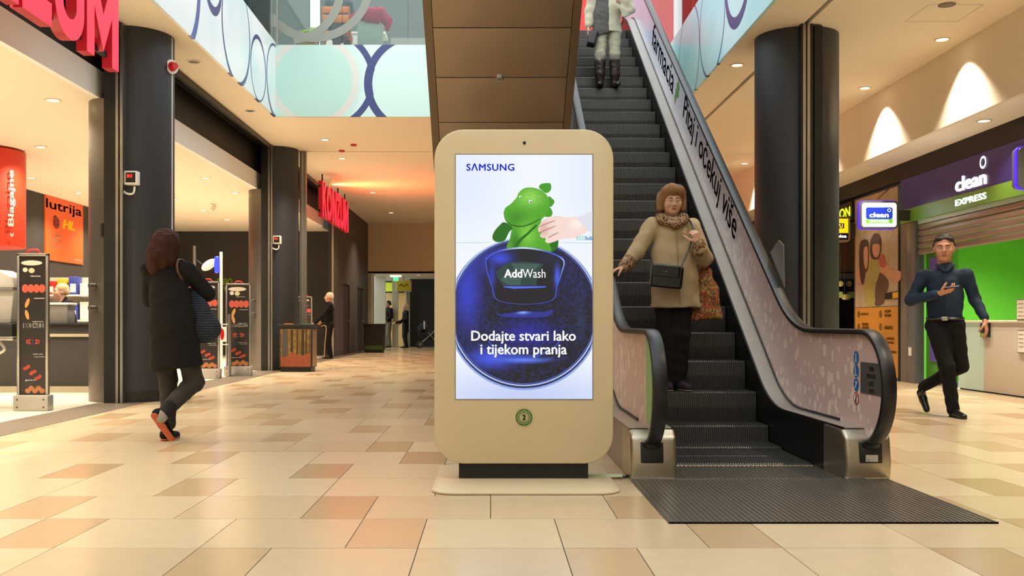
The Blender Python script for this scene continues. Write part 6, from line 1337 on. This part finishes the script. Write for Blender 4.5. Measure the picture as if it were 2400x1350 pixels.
cb = thing('handbag', 'small black bag in the hand of the rider near the top of the escalator', 'handbag', (1.33, 13.08, 4.65)); s = SDF().box((-.21, -.03, .66), (.035, .06, .075), .025, .01, rotm(0, 0, .25)); sdf_obj('bag_body', s, .009, M_pat, cb, (1.57, 13.12, 4.072)); MB().tube(spline([Vector((1.57, 13.12, 4.072))+Vector(p) for p in ((-.22, -.06, .73), (-.26, -.04, .8), (-.25, 0, .74))], 5, False), .006, 6).build('handle', M_pat, cb)
# ---- distant people, one builder with the pose in joints
def far(label, loc, yaw, top, legs, hair, J=None, hem=.62, sc=1.0, res=.014, hairlen=0, seated=False):
    t = person(label, loc); R0 = rotm(yaw)
    D0 = dict(hL=(.09, 0, .86), hR=(-.09, 0, .86), kL=(.1, -.04, .46), aL=(.1, .02, .08), kR=(-.1, -.02, .46), aR=(-.1, .04, .08), sL=(.18, .01, 1.36), sR=(-.18, .01, 1.36), eL=(.24, .0, 1.1), wL=(.2, -.16, .95), eR=(-.24, .0, 1.1), wR=(-.2, -.16, .95), neck=(0, .01, 1.43), head=(0, -.01, 1.56))
    if J: D0.update(J)
    q = lambda p: tuple(np.array(R0 @ Vector(p))*sc)
    Jr = {k: q(v) for k, v in D0.items()}; hd = Jr.pop('head'); f = q((0, 1, 0))
    s = SDF(); body(s, Jr, sc*.85); g = head(s, hd, R0, sc)
    hand(s, Jr['wL'], np.array(Jr['wL'])-np.array(Jr['eL']), q((0, -1, .2)), q((-1, 0, 0)), .6, sc); hand(s, Jr['wR'], np.array(Jr['wR'])-np.array(Jr['eR']), q((0, -1, .2)), q((1, 0, 0)), .6, sc)
    skinbody(t, s, res*.75, M_skin2)
    pel = tuple((np.array(Jr['hL'])+np.array(Jr['hR']))/2); ch = tuple((np.array(Jr['sL'])+np.array(Jr['sR']))/2)
    ch = (ch[0], ch[1], ch[2]-.1*sc); s = SDF().chain([ch, tuple(np.array(ch)*.5+np.array(pel)*.5), pel, (pel[0], pel[1], hem*sc if not seated else pel[2]-.05)], [.155*sc, .155*sc, .165*sc, .18*sc], .04, (f, .7)).cap(Jr['sL'], Jr['sR'], .062*sc, .062*sc, .04).cap(ch, Jr['neck'], .09*sc, .06*sc, .03)
    for k in 'LR': s.chain([Jr['s'+k], Jr['e'+k], tuple(np.array(Jr['w'+k])*.9+np.array(Jr['e'+k])*.1)], [.066*sc, .058*sc, .048*sc], .03)
    if not seated: s.cut((0, 0, hem*sc), (0, 0, -1))
    cloth(t, 'jacket', s, top, res, (.004, 24))
    s = SDF()
    for k in 'LR': s.chain([Jr['h'+k], Jr['k'+k], Jr['a'+k]], [.1*sc, .078*sc, .06*sc], .03)
    cloth(t, 'trousers', s, legs, res, None)
    for k in 'LR':
        a = np.array(Jr['a'+k]); d = np.array(q((0, -1, 0)))/sc; b = np.array((a[0], a[1], a[2]-.08*sc)); shoe(t, b-d*.06, b+d*.2, UP, M_dark, M_charW)
    gh = lambda *p: tuple(np.array(hd)+np.array(R0 @ Vector(p))*sc)
    s = SDF().ell(gh(0, .03, .05), (.09*sc, .1*sc, .085*sc), .02, R0).cap(gh(-.05, .08, 0), gh(.05, .08, 0), .045*sc, .045*sc, .03)
    if hairlen: s.cap(gh(0, .07, 0), gh(0, .07, -hairlen), .075*sc, .07*sc, .04)
    cloth(t, 'hair', s, hair, res*.8, None); face(t, g, R0, sc)
    return t
M_jb = fabric('jacket_black', '#121011', .4, 12); M_tb = fabric('trousers_dark', '#16130f', .4, 12); M_hw = mat('hair_white', '#cbbfa6', .6, var=.15); M_hbl = mat('hair_blond', '#b39a72', .6, var=.2); M_pk = fabric('trousers_khaki', '#6a6450', .4, 12)
far('white-haired person in a dark jacket standing beside the forest print waste bin', (-4.2, 25.4, 0), -1.25, M_jb, M_tb, M_hw, dict(wL=(.14, -.4, .9), eL=(.2, -.2, 1.08)), hem=.78, sc=1.02)
st = thing('walking_cane', 'pale walking cane held by the white-haired person', 'cane', (-4.25, 25.25, 0)); MB().tube(spline([(-4.3, 25.2, 0.01), (-4.27, 25.2, .4), (-4.24, 25.2, .8), (-4.3, 25.2, .86), (-4.38, 25.2, .84)], 5, False), .014, 8).build('shaft', mat('cane_beige', '#a08a68', .5), st); MB().cyl((-4.3, 25.2, 0), (-4.3, 25.2, .03), .02).build('tip', M_dark, st)
far('person with pale hair and dark clothes standing in the far corridor', (-3.15, 36.1, 0), -1.2, M_jb, M_tb, M_hbl, dict(wL=(.1, -.42, .95)), hem=.6, sc=.97, hairlen=.12)
far('person in a black jacket and khaki trousers at the lit doorway of the far corridor', (-3.88, 36.9, 0), -.9, M_jb, M_pk, mat('hair_black', '#0c0a09', .6), hem=.85, sc=1.05)
far('blond cashier in black sitting behind the dark checkout counter', (-6.25, 14.5, 0), -.9, M_jb, M_tb, M_hbl, dict(sL=(.18, -.05, 1.2), sR=(-.18, -.05, 1.2), neck=(0, -.08, 1.27), head=(0, -.13, 1.38), eL=(.25, -.2, 1.0), wL=(.18, -.42, 1.0), eR=(-.25, -.2, 1.0), wR=(-.18, -.42, 1.0)), hem=.5)
far('person in dark clothes almost hidden behind the advertising display', (-.38, 10.25, 0), 1.9, M_jb, fabric('trousers_plum', '#241a20', .4, 12), mat('hair_black', '#0c0a09', .6), hem=.78, hairlen=.1)
# ---- upper floor: chair, seated person, box, bag
ch = thing('folding_chair', 'orange folding chair on the upper floor behind the glass', 'chair', (-2.72, 17.35, 5.57)); M_or = mat('chair_orange', '#c9702c', .4, var=.06)
MB().box(-2.93, -2.5, 17.2, 17.62, 6.03, 6.07).build('seat', M_or, ch, .01)
MB().prism([(-2.95, 17.14, 6.2), (-2.48, 17.14, 6.2), (-2.48, 17.12, 6.33), (-2.95, 17.12, 6.33)], (0, .03, 0)).build('backrest', M_or, ch, .01); MB().prism([(-2.95, 17.12, 6.36), (-2.48, 17.12, 6.36), (-2.5, 17.1, 6.47), (-2.93, 17.1, 6.47)], (0, .03, 0)).build('backrest', M_or, ch, .01)
for x in (-2.95, -2.48): MB().tube([(x, 17.1, 6.47), (x, 17.3, 6.0), (x, 17.6, 5.57)], .015, 6).build('leg', M_or, ch); MB().tube([(x, 17.55, 6.04), (x, 17.15, 5.57)], .015, 6).build('leg', M_or, ch)
far('person in dark clothes sitting on the orange chair on the upper floor', (-2.71, 17.45, 5.57), math.pi, fabric('jumper_teal', '#33454a', .4, 12), M_jb, M_hairA, dict(hL=(.09, 0, .58), hR=(-.09, 0, .58), kL=(.1, -.38, .56), aL=(.1, -.36, .08), kR=(-.1, -.38, .56), aR=(-.1, -.36, .08), sL=(.18, .02, 1.05), sR=(-.18, .02, 1.05), neck=(0, 0, 1.12), head=(0, -.03, 1.25), eL=(.25, -.05, .8), wL=(.18, -.25, .75), eR=(-.25, -.05, .8), wR=(-.18, -.25, .75)), seated=True)
t = thing('display_box', 'grey-green box stand with a red cloth on the upper floor', 'stand', (-2.12, 17.3, 5.57)); MB().box(-2.34, -1.92, 17.15, 17.5, 5.57, 6.3).build('body', mat('box_greygreen', '#7f8f84', .5), t, .01)
rc = thing('red_cloth', 'crumpled dark pink cloth draped over the grey-green box upstairs', 'cloth', (-2.12, 17.3, 6.3)); s = SDF().chain([(-2.42, 17.2, 6.3), (-2.2, 17.15, 6.36), (-1.95, 17.15, 6.36), (-1.82, 17.2, 6.24), (-1.8, 17.2, 6.1)], [.07, .11, .1, .08, .04], .05).cap((-2.15, 17.15, 6.3), (-2.0, 17.15, 6.26), .09, .08, .04); sdf_obj('cloth', s, .012, fabric('cloth_pink', '#9a3346', .6, 18), rc, (0, 0, 0), wob=(.008, 34))
t = thing('shopping_bag', 'brown paper bag with lettuce on the upper floor', 'bag', (-3.2, 17.2, 5.57)); MB().prism([(-3.42, 17.1, 5.57), (-3.05, 17.1, 5.57), (-3.02, 17.1, 6.0), (-3.4, 17.1, 6.02)], (0, .2, 0)).build('bag_body', mat('paper_brown', '#8a7355', .8, var=.2, bump=.4, bscale=14), t, .01); s = SDF().ell((-3.12, 17.2, 6.06), (.09, .08, .07)).ell((-3.28, 17.2, 6.03), (.08, .07, .05)); sdf_obj('lettuce', s, .012, mat('lettuce_green', '#7fa02c', .6, var=.3), t, (0, 0, 0), wob=(.01, 60))
t = thing('white_table', 'white table end panel beside the orange chair upstairs', 'table', (-3.0, 17.9, 5.57)); MB().box(-3.05, -2.2, 18.1, 18.15, 5.57, 6.28).build('end_panel', M_white, t); MB().box(-3.1, -1.95, 18.08, 18.55, 6.28, 6.32).build('table_top', M_white, t)
